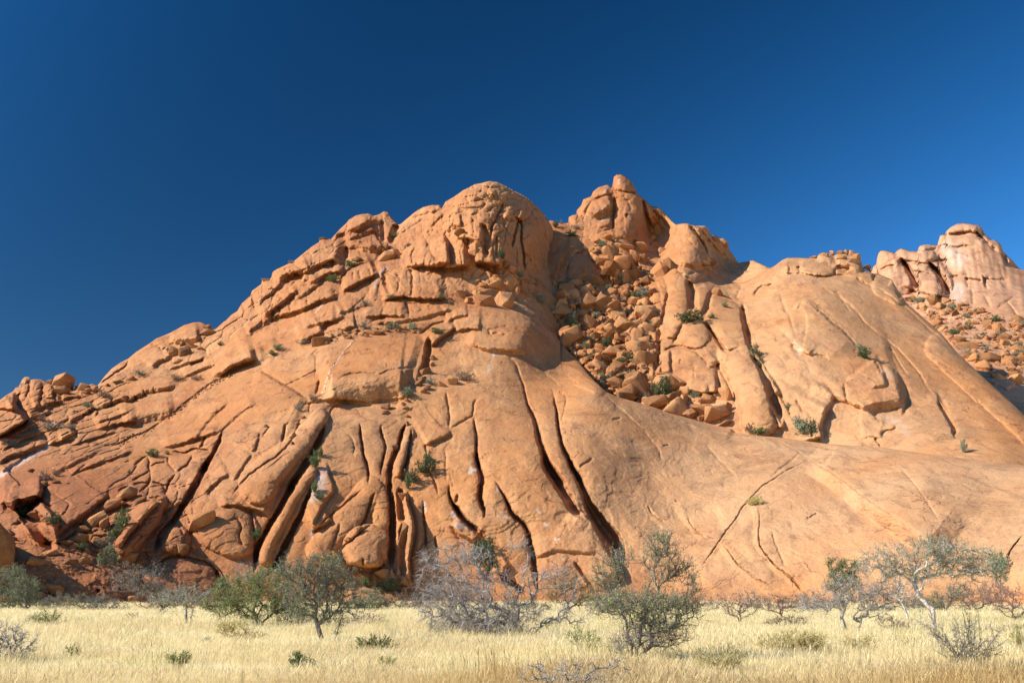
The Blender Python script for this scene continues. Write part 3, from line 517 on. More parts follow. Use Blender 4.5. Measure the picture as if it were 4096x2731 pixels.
 ('T', 'R8', (12, 2.0), '1930,1070 1965,1150 1990,1230'), ('B', 'R8', (190, 105, 14, 3.4), '930,1250'), ('B', 'R8', (190, 90, 20, 2.6), '150,1000'), ('B', 'R8', (150, 85, -6, 2.2), '600,1100'),
 ('T', 'R8', (4, 1.6), '865,1240 880,1270'), ('T', 'R8', (4, 1.6), '1068,1240 1072,1250'), ('C', 'R8', (14, 0.75), '900,1320 905,1280'),
 ('S', 'R8', (0.7, 70, 10), '2200,380 2050,530 1990,480'), ('S', 'R8', (1.0, 60, 10), '1840,420 1860,340 1960,260 2060,200'), ('B', 'R8', (160, 110, 30, 3.0), '2000,680'),
 ('S', 'R8', (1.4, 50, 10), '0,200 60,150 160,90 220,20'),
 # rock shoulder just outside the left edge of the view
 
]
FB = [
 ('T', 'R6', (16, 5.0), '1655,30 1645,160 1640,260 1632,330 1622,410'), ('C', 'R6', (50, 1.8), '1640,275 1700,232 1770,190 1850,195 1930,215 2000,250 2060,310 2100,350 2150,340 2180,320'),
 ('S', 'R6', (1.8, 50, 8), '1740,425 1737,320 1737,220'), ('C', 'R6', (40, 1.6), '1850,0 1820,60 1770,180'), ('T', 'R6', (4, 1.2), '1965,370 1963,475'), ('T', 'R6', (3, 1.0), '1842,300 1838,350'),
 ('T', 'R6', ([4, 9, 9], 3.0), '2090,0 2150,100 2200,190 2262,245'), ('C', 'R6', (24, 1.0), '2165,330 2200,390 2240,445'), ('S', 'R6', (1.6, 40, 12), '2090,360 2150,345 2180,320'),
 ('S', 'R6', (2.5, 90, 10), '1880,545 1950,575 2050,605 2120,600 2195,590'), ('C', 'R6', (30, 1.2), '2180,320 2170,420 2180,520 2195,590'), ('B', 'R6', (16, 16, 0, 1.2), '2060,565'), ('B', 'R6', (18, 18, 0, 1.2), '2150,570'),
 ('G', 'R3', (50, 5.0), '1810,1030 1835,1150 1800,1300 1770,1420'), ('G', 'R3', (40, 3.5), '1640,1110 1630,1230 1640,1380'), ('T', 'R3', (9, 3.0), '1735,1140 1722,1250 1700,1330 1680,1400 1670,1460'),
 ('T', 'R3', ([14, 24, 24], 6.0), '1890,1045 1945,1150 1955,1260 1945,1350'), ('T', 'R3', (12, 3.5), '1565,1090 1565,1200 1572,1300 1590,1400'),
 ('G', 'R3', (40, 4.0), '2060,1180 2010,1270 1990,1340'), ('T', 'R3', (14, 3.0), '2120,1150 2100,1230 2060,1330 2040,1380'),
 ('B', 'R3', (52, 40, 0, 3.0), '2170,1230'), ('B', 'R3', (90, 62, 20, 4.0), '2230,1440'), ('B', 'R3', (70, 66, 0, 4.0), '1960,1520'), ('B', 'R3', (50, 46, -20, 4.0), '1760,1470'),
 ('S', 'R3', (2.5, 90, 8), '720,1055 745,960 780,880 835,790'), ('S', 'R3', (2.5, 90, 8), '1000,790 1080,880 1170,980 1265,1085'), ('T', 'R3', (5, 1.6), '880,830 850,870 835,950 825,1025'), ('C', 'R3', (30, 1.0), '870,840 930,810 990,800'),
 ('T', 'R3', ([6, 8, 5], 2.6), '1248,300 1252,400 1242,500 1237,610'), ('C', 'R3', (50, 1.6), '1248,300 1252,400 1242,500 1237,610'), ('S', 'R3', (3.6, 80, 22), '1055,495 1090,448 1150,418 1245,383'),
 ('T', 'R3', ([5, 10, 14, 10], 4.5), '1490,312 1520,420 1540,500 1565,580 1610,660'), ('C', 'R3', (60, 2.0), '1490,312 1520,420 1540,500 1565,580 1610,660'), ('T', 'R3', ([5, 9, 9], 3.5), '1585,400 1640,480 1700,540 1755,605'),
 ('C', 'R3', (30, 2.2), '1235,250 1300,262 1380,268 1448,275'), ('C', 'R3', (30, 2.0), '1060,338 1120,312 1190,290 1245,298'), ('C', 'R3', (30, 1.6), '985,475 1000,420 1045,345'), ('C', 'R3', (24, 1.4), '910,470 940,500 990,500'),
 ('G', 'R3', (70, 3.0), '1330,290 1370,420 1390,560 1400,680'), ('G', 'R3', (70, 2.5), '1150,330 1110,470 1120,600'), ('G', 'R3', (45, 3.0), '1310,120 1330,200'), ('G', 'R3', (30, 2.0), '1650,430 1730,540'),
 ('C', 'R3', (20, 0.7), '1320,280 1380,360 1400,450'), ('T', 'R3', (5, 1.4), '1362,460 1360,500'), ('S', 'R3', (1.0, 50, 8), '1100,570 1180,560 1240,540'), ('C', 'R3', (26, 1.0), '1235,600 1140,610 1100,640'),
 ('G', 'R3', (100, 5.0), '1870,600 1850,720 1900,860'), ('T', 'R3', (6, 1.0), '1670,730 1720,665 1800,640'), ('T', 'R3', ([5, 8, 6], 3.0), '1910,550 1970,620 2020,690 2060,770 2085,830'), ('T', 'R3', ([5, 8, 6], 3.0), '2000,590 2080,680 2140,760 2200,830 2255,895'),
 ('C', 'R3', (40, 1.4), '1910,550 1970,620 2020,690 2060,770 2085,830'), ('C', 'R3', (40, 1.4), '2100,650 2170,740 2230,830 2290,900'), ('C', 'R3', (30, 0.9), '1680,760 1750,790 1850,740'), ('S', 'R3', (1.6, 60, 10), '1680,750 1740,800 1830,870 1950,910 2080,900 2294,905'),
 ('S', 'R3', (1.4, 60, 10), '1820,915 1900,910 2000,935 2060,930'), ('C', 'R3', (40, 1.6), '1600,1060 1590,990 1620,930 1700,880'), ('C', 'R3', (36, 1.6), '1520,930 1560,870 1620,850 1700,860 1800,920'), ('C', 'R3', (36, 1.6), '1800,920 1830,990 1880,1010'),
 ('C', 'R3', (40, 1.4), '1370,800 1450,780 1540,800 1640,830 1700,880'), ('C', 'R3', (30, 1.2), '1230,690 1330,680 1420,710 1540,770'), ('T', 'R3', (8, 2.4), '1400,770 1420,720 1460,700'),
 ('G', 'R3', (34, 3.0), '1210,780 1230,900'), ('T', 'R3', (9, 3.0), '1290,820 1250,900 1245,960'), ('G', 'R3', (36, 3.0), '1350,850 1330,960'), ('G', 'R3', (36, 2.4), '1450,830 1480,930 1560,1020'), ('T', 'R3', (10, 3.0), '1420,860 1470,960 1540,1040'),
 ('C', 'R3', (40, 1.2), '2060,930 2150,1000 2294,1060'), ('C', 'R3', (26, 1.0), '1900,1010 2000,980 2080,940'), ('G', 'R3', (30, 1.4), '1000,700 1060,780 1100,830'),
 # big right dome
 ('T', 'R7', ([10, 16, 18, 14], 7.5), '385,245 390,370 412,450 430,530 442,610 462,680'), ('T', 'R7', (8, 3.0), '45,405 90,480 140,560 190,640 242,692'), ('C', 'R7', (40, 1.6), '45,405 90,480 140,560 190,640 242,692 330,650 380,640'),
 ('G', 'R7', (64, 4.0), '230,360 260,480 290,600'), ('G', 'R7', (76, 5.0), '330,690 400,850 460,1000 510,1150 540,1300'),
 ('T', 'R7', ([8, 14, 20, 22, 14], 6.0), '445,690 505,770 555,860 597,950 638,1060 668,1150 710,1230 735,1340'), ('S', 'R7', (1.6, 60, 8), '720,1060 700,1030 650,960 590,880 560,820'), ('C', 'R7', (30, 1.2), '700,1050 740,1110 780,1180 830,1290'),
 ('G', 'R7', (16, 2.5), '660,1190 705,1270 722,1340'), ('T', 'R7', (6, 1.6), '630,1190 670,1270 690,1350'), ('C', 'R7', (26, 1.0), '150,790 190,870 240,960 290,1080 330,1180'), ('T', 'R7', (4, 1.0), '195,750 220,800 260,850'),
 ('T', 'R7', ([3, 6, 7, 6], 2.2), '980,240 1040,290 1100,340 1170,410 1260,470 1320,530 1370,590 1410,640'), ('S', 'R7', (1.4, 110, 10), '1410,640 1370,590 1320,530 1260,470 1170,410 1100,340 1040,290 980,240 900,250 850,310'),
 ('S', 'R7', (1.8, 120, 14), '1660,1000 1640,920 1620,870 1590,800 1540,740'), ('T', 'R7', (5, 1.4), '1560,760 1600,830 1620,880'),
 ('S', 'R7', (1.3, 120, 10), '1785,1265 1838,1150 1832,1080 1815,1000 1790,930 1720,860 1620,790'),
 ('S', 'R7', (3.2, 200, 40), '1445,1225 1470,1165 1500,1148 1640,1130 1740,1105 1838,1075'),
 ('C', 'R7', (20, 0.8), '1180,1120 1230,1130 1330,1160 1450,1215'), ('C', 'R7', (20, 0.9), '1300,960 1300,1070 1330,1160'), ('S', 'R7', (1.0, 90, 10), '1080,1240 1150,1170 1185,1100 1150,1040 1090,990 1000,960'),
 ('C', 'R7', (14, 0.8), '860,1120 910,1190 920,1240'), ('C', 'R7', (14, 0.9), '1630,1440 1650,1400 1740,1390 1760,1340'), ('T', 'R7', (5, 1.4), '1560,1460 1600,1500 1625,1545'), ('S', 'R7', (0.8, 60, 10), '1440,1440 1540,1430 1630,1450'),
 ('T', 'R7', ([4, 8, 12, 10], 3.4), '2135,1110 2160,1190 2210,1260 2250,1320 2280,1380 2287,1460'), ('S', 'R7', (1.2, 140, 10), '2287,1460 2250,1320 2160,1190 2135,1110 2080,1040'),
 ('C', 'R7', (50, 0.8), '1050,50 1150,150 1300,230 1400,330 1500,450 1650,570 1800,690 1900,800 1980,900 2060,1050 2130,1120'), ('C', 'R7', (50, 0.9), '1550,80 1750,220 1950,390 2150,570 2294,690'), ('C', 'R7', (40, 0.7), '1200,130 1280,230 1340,330 1360,350'),
 ('C', 'R7', (60, 0.7), '1700,620 1780,780 1860,900'), ('T', 'R7', ([6, 9, 5], 3.0), '485,195 510,150 545,110 620,100 655,70'), ('C', 'R7', (40, 1.4), '375,80 345,170 312,215'), ('C', 'R7', (16, 0.8), '700,130 740,230 770,330 800,350 850,520'),
 ('S', 'R7', (0.8, 80, 12), '600,400 700,440 800,520 860,590'), ('C', 'R7', (26, 1.0), '820,600 850,680 950,720 990,720 1060,710 1170,760'), ('S', 'R7', (1.2, 30, 8), '830,600 900,650 990,720'), ('B', 'R7', (22, 9, -55, 1.4), '870,270'), ('B', 'R7', (14, 8, 0, 1.2), '945,235'),
 ('B', 'R7', (26, 12, -30, 1.2), '495,465'), ('S', 'R7', (2.4, 120, 12), '1095,1480 1070,1380 1090,1280 1150,1170'),
 ('C', 'R4', (36, 2.0), '0,620 40,580 70,545 200,545 300,555 420,570 520,580 600,565 700,570 780,590'), ('T', 'R4', (6, 1.8), '270,480 292,545'), ('T', 'R4', (6, 1.8), '605,500 592,565'), ('S', 'R4', (1.8, 60, 10), '80,540 190,540'),
 ('B', 'R4', (70, 26, 6, 2.5), '440,515'), ('S', 'R4', (1.6, 60, 16), '280,480 360,470 440,450 520,430 600,440'), ('S', 'R4', (1.5, 50, 12), '40,490 140,480 240,470 330,450 420,420'), ('T', 'R4', (14, 3.0), '610,480 680,510 720,530'), ('S', 'R4', (2.0, 60, 12), '620,480 700,455 760,500 840,520'),
 ('C', 'R4', (36, 1.4), '780,580 830,620 880,640 950,680'), ('G', 'R4', (40, 2.0), '1020,660 1100,700 1160,740'), ('T', 'R4', (14, 2.0), '1160,700 1200,760'), ('T', 'R4', (20, 4.0), '930,560 1020,600 1110,635'),
 ('G', 'R0', (60, 3.0), '3760,1390 3900,1520 4040,1640 4200,1790'),
]
FC = [
 ('T', 'R4', ([8, 16, 18], 14), '1180,400 1240,480 1290,560 1330,640 1380,690'), ('T', 'R4', ([8, 16, 18], 16), '1430,430 1490,500 1560,590 1600,680 1640,745'), ('C', 'R4', (70, 6), '1180,400 1240,480 1290,560 1330,640 1380,690'), ('C', 'R4', (70, 6), '1430,430 1490,500 1560,590 1600,680 1640,745'),
 ('C', 'R4', (20, 3), '1160,440 1290,440 1400,460 1460,450'), ('C', 'R4', (20, 3), '1300,530 1400,540 1500,570'), ('C', 'R4', (16, 3), '1000,520 1080,480 1150,470'), ('C', 'R4', (24, 4), '1450,430 1540,430 1620,425'), ('C', 'R4', (20, 3), '1530,300 1600,290 1680,320 1760,300 1860,310'),
 ('C', 'R4', (26, 4), '1600,200 1700,195 1800,170 1860,180'), ('T', 'R4', (8, 5), '1850,160 1900,220 1930,250'), ('C', 'R4', (26, 5), '1860,170 1920,230 1980,290 2060,350'), ('T', 'R4', (4, 3), '1775,530 1785,600 1785,680'), ('S', 'R4', (3, 30, 6), '1700,570 1800,580 1900,590 1930,620'),
 ('T', 'R4', (6, 5), '1925,570 1940,610 1950,660 1965,685'), ('C', 'R4', (14, 2.5), '1620,580 1700,570 1780,560'), ('C', 'R4', (14, 2.5), '1930,590 2040,600 2160,600'), ('C', 'R4', (30, 3), '1820,680 1830,760 1840,830'), ('C', 'R4', (20, 2.5), '1940,740 1970,800 1990,860'),
 ('T', 'R4', (5, 3), '2140,790 2200,880 2260,950'), ('C', 'R4', (16, 2), '2050,870 2130,800 2200,750'), ('G', 'R4', (60, 10), '1060,360 1120,500 1200,600'), ('G', 'R4', (80, 12), '1280,370 1370,500 1480,640'), ('T', 'R4', (10, 6), '2110,360 2130,420 2145,470 2250,500'),
 ('S', 'R4', (6, 60, 10), '1200,640 1350,690 1480,740 1600,750'), ('C', 'R4', (16, 3), '1350,320 1420,350 1480,330 1530,310'), ('G', 'R4', (26, 6), '1640,150 1720,120 1820,130'), ('T', 'R4', (8, 4), '1590,770 1610,810'), ('S', 'R4', (3, 60, 10), '1300,880 1500,930 1700,930 1800,950'),
 ('S', 'R4', (2.5, 60, 8), '1200,800 1350,830 1480,900'), ('G', 'R4', (30, 6), '1700,1250 1800,1320 1950,1420 2150,1520'), ('T', 'R4', (26, 6), '1720,1290 1850,1380 2000,1450 2040,1400'),
]
STAINS = {   # (w, strength): 'W' white films and quartz veins, 'V' dark varnish and painted shade, 'O' rust-red wash
 'A': [('W', 'R1', (12, 0.55), '-20,1580 150,1470 300,1385 430,1302'), ('W', 'R5', (2.5, 0.35), '1150,140 1090,210 1030,270 990,350 940,400 905,500 880,600 860,650'), ('W', 'R5', (2, 0.3), '960,400 950,520 930,600'),
       ('W', 'R9', (24, 0.5), '880,200 850,320 800,420'), ('W', 'R9', (7, 0.8), '790,710 770,770'), ('W', 'R6', (5, 0.4), '170,230 170,280 140,330 110,430'), ('W', 'R10', (6, 0.5), '430,335 435,370'), ('W', 'R10', (5, 0.5), '780,535 800,560'), ('W', 'R10', (6, 0.5), '850,660 870,665'),
       ('W', 'R10', (6, 0.5), '930,795 970,800'), ('W', 'R10', (5, 0.5), '1005,970 1015,975'), ('W', 'R10', (4, 0.5), '465,552 472,555'), ('W', 'R10', (8, 0.5), '20,560 40,600'), ('W', 'R10', (12, 0.5), '60,670 130,670 200,690'), ('W', 'R9', (7, 0.7), '2190,200 2200,165 2240,180'), ('W', 'R10', (5, 0.5), '705,960 712,980'),
       ('W', 'R2', (4, 0.35), '890,1140 850,1190 810,1235'), ('W', 'R10', (6, 0.5), '435,590 520,600'), ('W', 'R10', (4, 0.5), '1330,310 1345,315'), ('W', 'R9', (10, 0.5), '1780,480 1790,540'), ('W', 'R2', (8, 0.3), '1340,1000 1400,860 1440,830'),
       ('V', 'R11', (60, 0.6), '2420,480 2330,600 2250,720 2200,840 2150,930'), ('V', 'R11', (10, 0.8), '560,545 566,640 562,780'), ('V', 'R6', (90, 0.5), '330,640 300,800 200,1000'), ('V', 'R6', (70, 0.45), '420,1350 560,1450'), ('V', 'R9', (90, 0.8), '60,560 100,680 60,820'), ('V', 'R9', (70, 0.5), '0,900 100,950'),
       ('V', 'R5', (90, 0.4), '1050,1000 1350,1050 1400,1300'), ('V', 'R8', (80, 0.5), '1280,650 1180,800'), ('V', 'R2', (50, 0.4), '1800,930 2100,950'), ('V', 'R5', (60, 0.4), '300,550 600,640'), ('V', 'R5', (50, 0.35), '1350,560 1600,560'), ('V', 'R10', (60, 0.5), '1150,780 1270,850'), ('V', 'R3', (60, 0.4), '400,400 560,560 600,700'),  # V along the central overhang's underside is painted shade
       ('V', 'R11', (130, 0.25), '1150,600 1300,660 1500,740'), ('V', 'R11', (110, 0.2), '1650,500 1850,600 2000,700'),
       ('V', 'R8', (120, 0.45), '150,350 500,600 900,700 1200,560 1500,200'), ('V', 'R8', (150, 0.4), '1300,700 1650,780 1900,700 2100,700 1800,1050 1500,1150'), ('V', 'R9', (120, 0.35), '100,400 350,300 600,150'), ('O', 'R1', (40, 0.9), '1500,1050 1600,940 1700,830 1800,780'), ('O', 'R1', (40, 0.6), '450,1520 560,1450 640,1420'), ('O', 'R2', (40, 0.7), '200,1420 330,1330 420,1300'), ('O', 'R8', (40, 0.8), '1900,60 1800,240 1700,420 1600,580'), ('O', 'R10', (60, 0.5), '620,1000 900,1050 1200,1050')],  # broad V bands darken and brown the lower left
 'B': [('V', 'R7', (70, 0.5), '1120,500 1250,560 1330,620'), ('V', 'R7', (130, 0.45), '1300,300 1700,700 2000,1000'), ('V', 'R7', (90, 0.35), '1500,250 1900,550 2200,850'), ('V', 'R7', (40, 0.5), '450,800 540,950'), ('W', 'R7', (6, 0.7), '890,660 910,670'), ('W', 'R7', (14, 0.2), '1640,860 1720,900'), ('W', 'R7', (16, 0.2), '1680,1280 1800,1330 1850,1420'),
       ('W', 'R7', (12, 0.25), '860,600 880,700'), ('W', 'R3', (6, 0.25), '1130,420 1140,520'), ('W', 'R3', (5, 0.25), '1290,150 1285,190'), ('W', 'R3', (4, 0.25), '1180,220 1140,300'), ('V', 'R7', (40, 0.9), '1650,1170 1780,1190'), ('O', 'R7', (70, 0.5), '1400,900 1600,1050'), ('O', 'R6', (60, 0.35), '1680,300 1900,420 2050,500')],  # V under the dome's overhang is shade painted into the rock
 'C': [('W', 'R4', (40, 0.35), '1620,330 1700,420'), ('W', 'R4', (30, 0.4), '1690,690 1700,740')]}

def seg_dist(X, Y, P):
    best = np.full(X.shape, 1e9); side = np.zeros(X.shape); par = np.zeros(X.shape)
    L = np.hypot(*(P[1:] - P[:-1]).T); cum = np.concatenate([[0], np.cumsum(L)]); tot = max(cum[-1], 1e-6)
    for i in range(len(P) - 1):
        ax, ay = P[i]; dx, dy = P[i + 1] - P[i]; l2 = dx * dx + dy * dy + 1e-9
        t = np.clip(((X - ax) * dx + (Y - ay) * dy) / l2, 0, 1)
        ex = X - ax - t * dx; ey = Y - ay - t * dy; d = np.hypot(ex, ey); m = d < best
        best = np.where(m, d, best)
        side = np.where(m, np.where(dx * (Y - ay) - dy * (X - ax) < 0, 1.0, -1.0), side)
        par = np.where(m, (cum[i] + t * L[i]) / tot, par)
    return best, side, par

def width_at(w, par):
    return np.interp(par, np.linspace(0, 1, len(w)), w) if isinstance(w, list) else np.full(par.shape, float(w))

class Sheet: pass

def sub(xs, Y, P, reach):
    lo, hi = P.min(0) - reach, P.max(0) + reach
    a, b = np.searchsorted(xs, [lo[0], hi[0]])
    return a, b, lo[1], hi[1]

def build_sheet(name, xs, top_pts, bot, nr, ctrl, feats, stains, relief, mat, edge=(55, 7.0), knee=None, redness=None, paleness=None):
    top = np.interp(xs, top_pts[:, 0], top_pts[:, 1]); nc = len(xs)
    if knee is None:
        t = np.linspace(0, 1, nr); Y = bot[:, None] + (top - bot)[:, None] * t[None, :]
    else:                                        # even rows up to a smooth line, the rest up to the crest
        kn = np.maximum(np.interp(xs, *np.array(knee[0], float).T), top + 12); n1 = knee[1]
        t1 = np.linspace(0, 1, n1, endpoint=False); t2 = np.linspace(0, 1, nr - n1)
        Y = np.concatenate([bot[:, None] + (kn - bot)[:, None] * t1, kn[:, None] + (top - kn)[:, None] * t2], 1)
    X = np.repeat(xs[:, None], nr, 1)
    rho = TPS(ctrl)(X, Y)
    # rounded crest
    d, _, _ = seg_dist(X, Y, top_pts)
    q = np.clip(1 - d / edge[0], 0, 1); rho += edge[1] * (1 - np.sqrt(np.maximum(1 - q ** 2, 0)))
    P0 = point(X, Y, rho)
    # natural wander of the joints
    q3 = np.stack([X / 60, Y / 60, np.zeros_like(X)], -1)
    Xw = X + 6.0 * noise3(q3) + 4.0 * noise3(q3 * 3.1 + 9) + 2.5 * noise3(q3 * 8 + 3); Yw = Y + 6.0 * noise3(q3 + 31.7) + 4.0 * noise3(q3 * 3.1 + 57) + 2.5 * noise3(q3 * 8 + 77)
    disp = np.zeros_like(X); boss = np.zeros_like(X)
    for typ, reg, prm, s in feats:
        P = px(reg, s)
        if typ == 'B':
            rx, ry, rot, a = prm; c = P[0]; i, j, y0, y1 = sub(xs, Y, P, max(rx, ry))
            if j <= i: continue
            x = Xw[i:j] - c[0]; y = Yw[i:j] - c[1]; r = math.radians(rot)
            u = (x * math.cos(r) + y * math.sin(r)) / rx; v = (-x * math.sin(r) + y * math.cos(r)) / ry
            h = a * np.sqrt(np.maximum(1 - (u * u + v * v), 0)); boss[i:j] = np.maximum(boss[i:j], h); continue
        if len(P) > 2:                           # round off the corners of the trace
            for _ in range(1):
                A, Bq = P[:-1] * .75 + P[1:] * .25, P[:-1] * .25 + P[1:] * .75
                P = np.vstack([P[:1], np.stack([A, Bq], 1).reshape(-1, 2), P[-1:]])
        if typ == 'S': a, L, rmp = prm; a *= 1.35; reach = max(3.2 * L, rmp)
        else:
            w, a = prm; reach = max(w) if isinstance(w, list) else w
            if typ == 'T': reach = reach * 2.2 + 45
            if typ == 'C': w = w * 1.1; a = a * 1.0; reach *= 1.1
        reach = reach * 1.05 + 8
        i, j, y0, y1 = sub(xs, Y, P, reach)
        if j <= i: continue
        m = (Y[i:j] > y0) & (Y[i:j] < y1)
        if not m.any(): continue
        d, sd, par = seg_dist(Xw[i:j][m], Yw[i:j][m], P)
        tp = np.minimum(1, np.minimum(par, 1 - par) / 0.16 + 0.03)
        if typ == 'C':
            ww = width_at(w, par); k = np.clip(1 - d / ww, 0, 1)
            h = -a * tp * (0.7 * k ** 2.4 + 0.9 * np.clip(1 - d / 5.5, 0, 1) ** 0.7)
        elif typ == 'T':
            ww = width_at(w, par) * 0.82 * (0.3 + 0.7 * tp) + 1.5; k = np.clip(1.15 - d / ww * 1.15, 0, 1)
            h = -a * np.minimum(tp + 0.1, 1) * k ** 0.55 * np.minimum(1, ww / (0.6 * np.max(width_at(w, np.linspace(0, 1, 9)))))
            h = h - 0.13 * a * tp * np.clip(1 - d / (ww * 2.0 + 35), 0, 1) ** 2
        elif typ == 'G':
            ww = width_at(w, par); h = a * np.sqrt(np.maximum(1 - (d / ww) ** 2, 0))
            sl = boss[i:j]; sl[m] = np.maximum(sl[m], h); continue
        else:
            e = np.minimum(1, np.minimum(par, 1 - par) / 0.12); dr = np.where(sd > 0, 0.0, d)
            h = a * e * np.where(sd > 0, np.exp(-(d / L) ** 1.3) * (1 - 0.15 * np.exp(-d / 6)), np.clip(1 - d / rmp, 0, 1) ** 0.8)
            h = h - 0.35 * a * e * np.where(sd < 0, np.exp(-((d - rmp) / (0.5 * rmp + 8)) ** 2), 0)
        sl = disp[i:j]; sl[m] += h
    rel = relief(X, Y, Xw, Yw, P0)
    rho = rho - disp - boss - rel
    P = point(X, Y, rho)
    tone = np.zeros((nc, nr, 4), np.float32)
    wob = 0.5 + 0.9 * fbm(np.stack([X / 25, Y / 25, X * 0 + 3], -1), 3)
    for kd, reg, (w, a), s in stains:
        Q = px(reg, s); i, j, y0, y1 = sub(xs, Y, Q, w * 1.6)
        if j <= i: continue
        m = (Y[i:j] > y0) & (Y[i:j] < y1)
        if not m.any(): continue
        d, _, par = seg_dist(Xw[i:j][m], Yw[i:j][m], Q)
        h = a * np.clip(sstep(1, 0, d / (w * 1.5)) * 2.0 * wob[i:j][m], 0, 1)
        ch = {'O': 0, 'V': 1, 'W': 2}[kd]; sl = tone[i:j, :, ch]; sl[m] = np.maximum(sl[m], h)
    if redness is not None: tone[..., 0] = np.maximum(tone[..., 0], redness(X, Y) * np.clip(0.6 + 0.8 * fbm(P0 / 30, 2), 0, 1))
    if paleness is not None: tone[..., 3] = paleness(X, Y) * np.clip(0.7 + 0.9 * fbm(P0 / 22 + 5, 3), 0, 1)
    # back of the mass: falls away behind the crest down to the ground
    nb = 14; back = []; pt = P[:, -1]; dirh = pt[:, :2] / np.hypot(pt[:, 0], pt[:, 1])[:, None]
    for k in range(1, nb + 1):
        u = k / nb; L = 45 * u ** 1.5 + 2 * u; z = pt[:, 2] * (1 - u ** 1.6) - 3 * u
        n = 3.0 * noise3(np.stack([pt[:, 0] / 9, pt[:, 1] / 9, np.full(nc, u * 4)], -1)) * u
        back.append(np.concatenate([pt[:, :2] + dirh * (L + n)[:, None], z[:, None]], 1))
    PA = np.concatenate([P, np.stack(back, 1)], 1); nt = nr + nb
    idx = np.arange(nc * nt).reshape(nc, nt)
    f = np.stack([idx[:-1, :-1], idx[1:, :-1], idx[1:, 1:], idx[:-1, 1:]], -1).reshape(-1, 4)
    me = new_mesh(name, PA.reshape(-1, 3), f); smooth(me)
    ta = np.concatenate([tone, np.repeat(tone[:, -1:], nb, 1)], 1)
    at = me.attributes.new('tone', 'FLOAT_COLOR', 'POINT'); at.data.foreach_set('color', ta.reshape(-1).astype(np.float32))
    o = add_obj(name, me, mat); o['kind'] = 'structure'
    s = Sheet(); s.xs, s.Y, s.rho, s.o, s.top = xs, Y, rho, o, top_pts
    return s

def on_sheet(s, x, y):
    i = int(np.clip(np.searchsorted(s.xs, x), 0, len(s.xs) - 1)); col = s.Y[i]
    return float(np.interp(-y, -col, s.rho[i]))

def worley(U, V, seed=0):
    iu = np.floor(U).astype(np.int64); iv = np.floor(V).astype(np.int64)
    f1 = np.full(U.shape, 9.0); f2 = np.full(U.shape, 9.0); cid = np.zeros(U.shape)
    for a in (-1, 0, 1):
        for b in (-1, 0, 1):
            ci, cj = iu + a, iv + b; h = _P[(_P[(ci + seed) & 511] + cj) & 511]; h2 = _P[(h + 71) & 511]
            d = np.hypot(ci + 0.1 + 0.8 * h / 512 - U, cj + 0.1 + 0.8 * h2 / 512 - V)
            c = d < f1; f2 = np.where(c, f1, np.minimum(f2, d)); cid = np.where(c, h / 512, cid); f1 = np.where(c, d, f1)
    return f2 - f1, cid

def blocks(X, Y, su, sv, slope, seed, w=0.35):
    n = 0.35 * fbm(np.stack([X / 90, Y / 90, X * 0 + seed], -1), 2)
    U = (X - slope * Y) / su + n; V = (Y + slope * X) / sv + n
    e, c = worley(U, V, seed); k = np.clip(1 - e / w, 0, 1)
    return (c - 0.5) * 1.2 - 0.9 * k ** 2.2 - 0.5 * np.clip(1 - e / 0.06, 0, 1)

def facets(X, Y, su, sv, seed):
    n = 0.3 * fbm(np.stack([X / 70, Y / 70, X * 0 + seed], -1), 2); U = X / su + n; V = Y / sv - n
    iu = np.floor(U).astype(np.int64); iv = np.floor(V).astype(np.int64); f1 = np.full(U.shape, 9.0); out = np.zeros(U.shape)
    for a in (-1, 0, 1):
        for b in (-1, 0, 1):
            ci, cj = iu + a, iv + b; h = _P[(_P[(ci + seed) & 511] + cj) & 511]; h2 = _P[(h + 71) & 511]; h3 = _P[(h2 + 33) & 511]
            du = U - (ci + 0.1 + 0.8 * h / 512); dv = V - (cj + 0.1 + 0.8 * h2 / 512); d = np.hypot(du, dv); c = d < f1
            out = np.where(c, (h3 / 512 - .5) * 0.7 + (h / 512 - .5) * 1.6 * du + (h2 / 512 - .5) * 1.6 * dv, out); f1 = np.where(c, d, f1)
    return out

def saw(u):
    f = u - np.floor(u); return f * sstep(1.0, 0.94, f)

def plates(P, sc, seed):
    n = fbm(P / sc + seed, 3) * 5.0; f = n - np.floor(n)
    return (np.floor(n) + sstep(0.0, 0.12, f)) / 5.0

def mu0(X, Y):
    return sstep(1380, 1180, Y + 0.1 * (X - 1500)) * sstep(700, 1000, X) + 0.5 * sstep(900, 500, X) * sstep(1800, 1600, Y) + 0.5 * sstep(900, 600, X) * sstep(1950, 2100, Y)

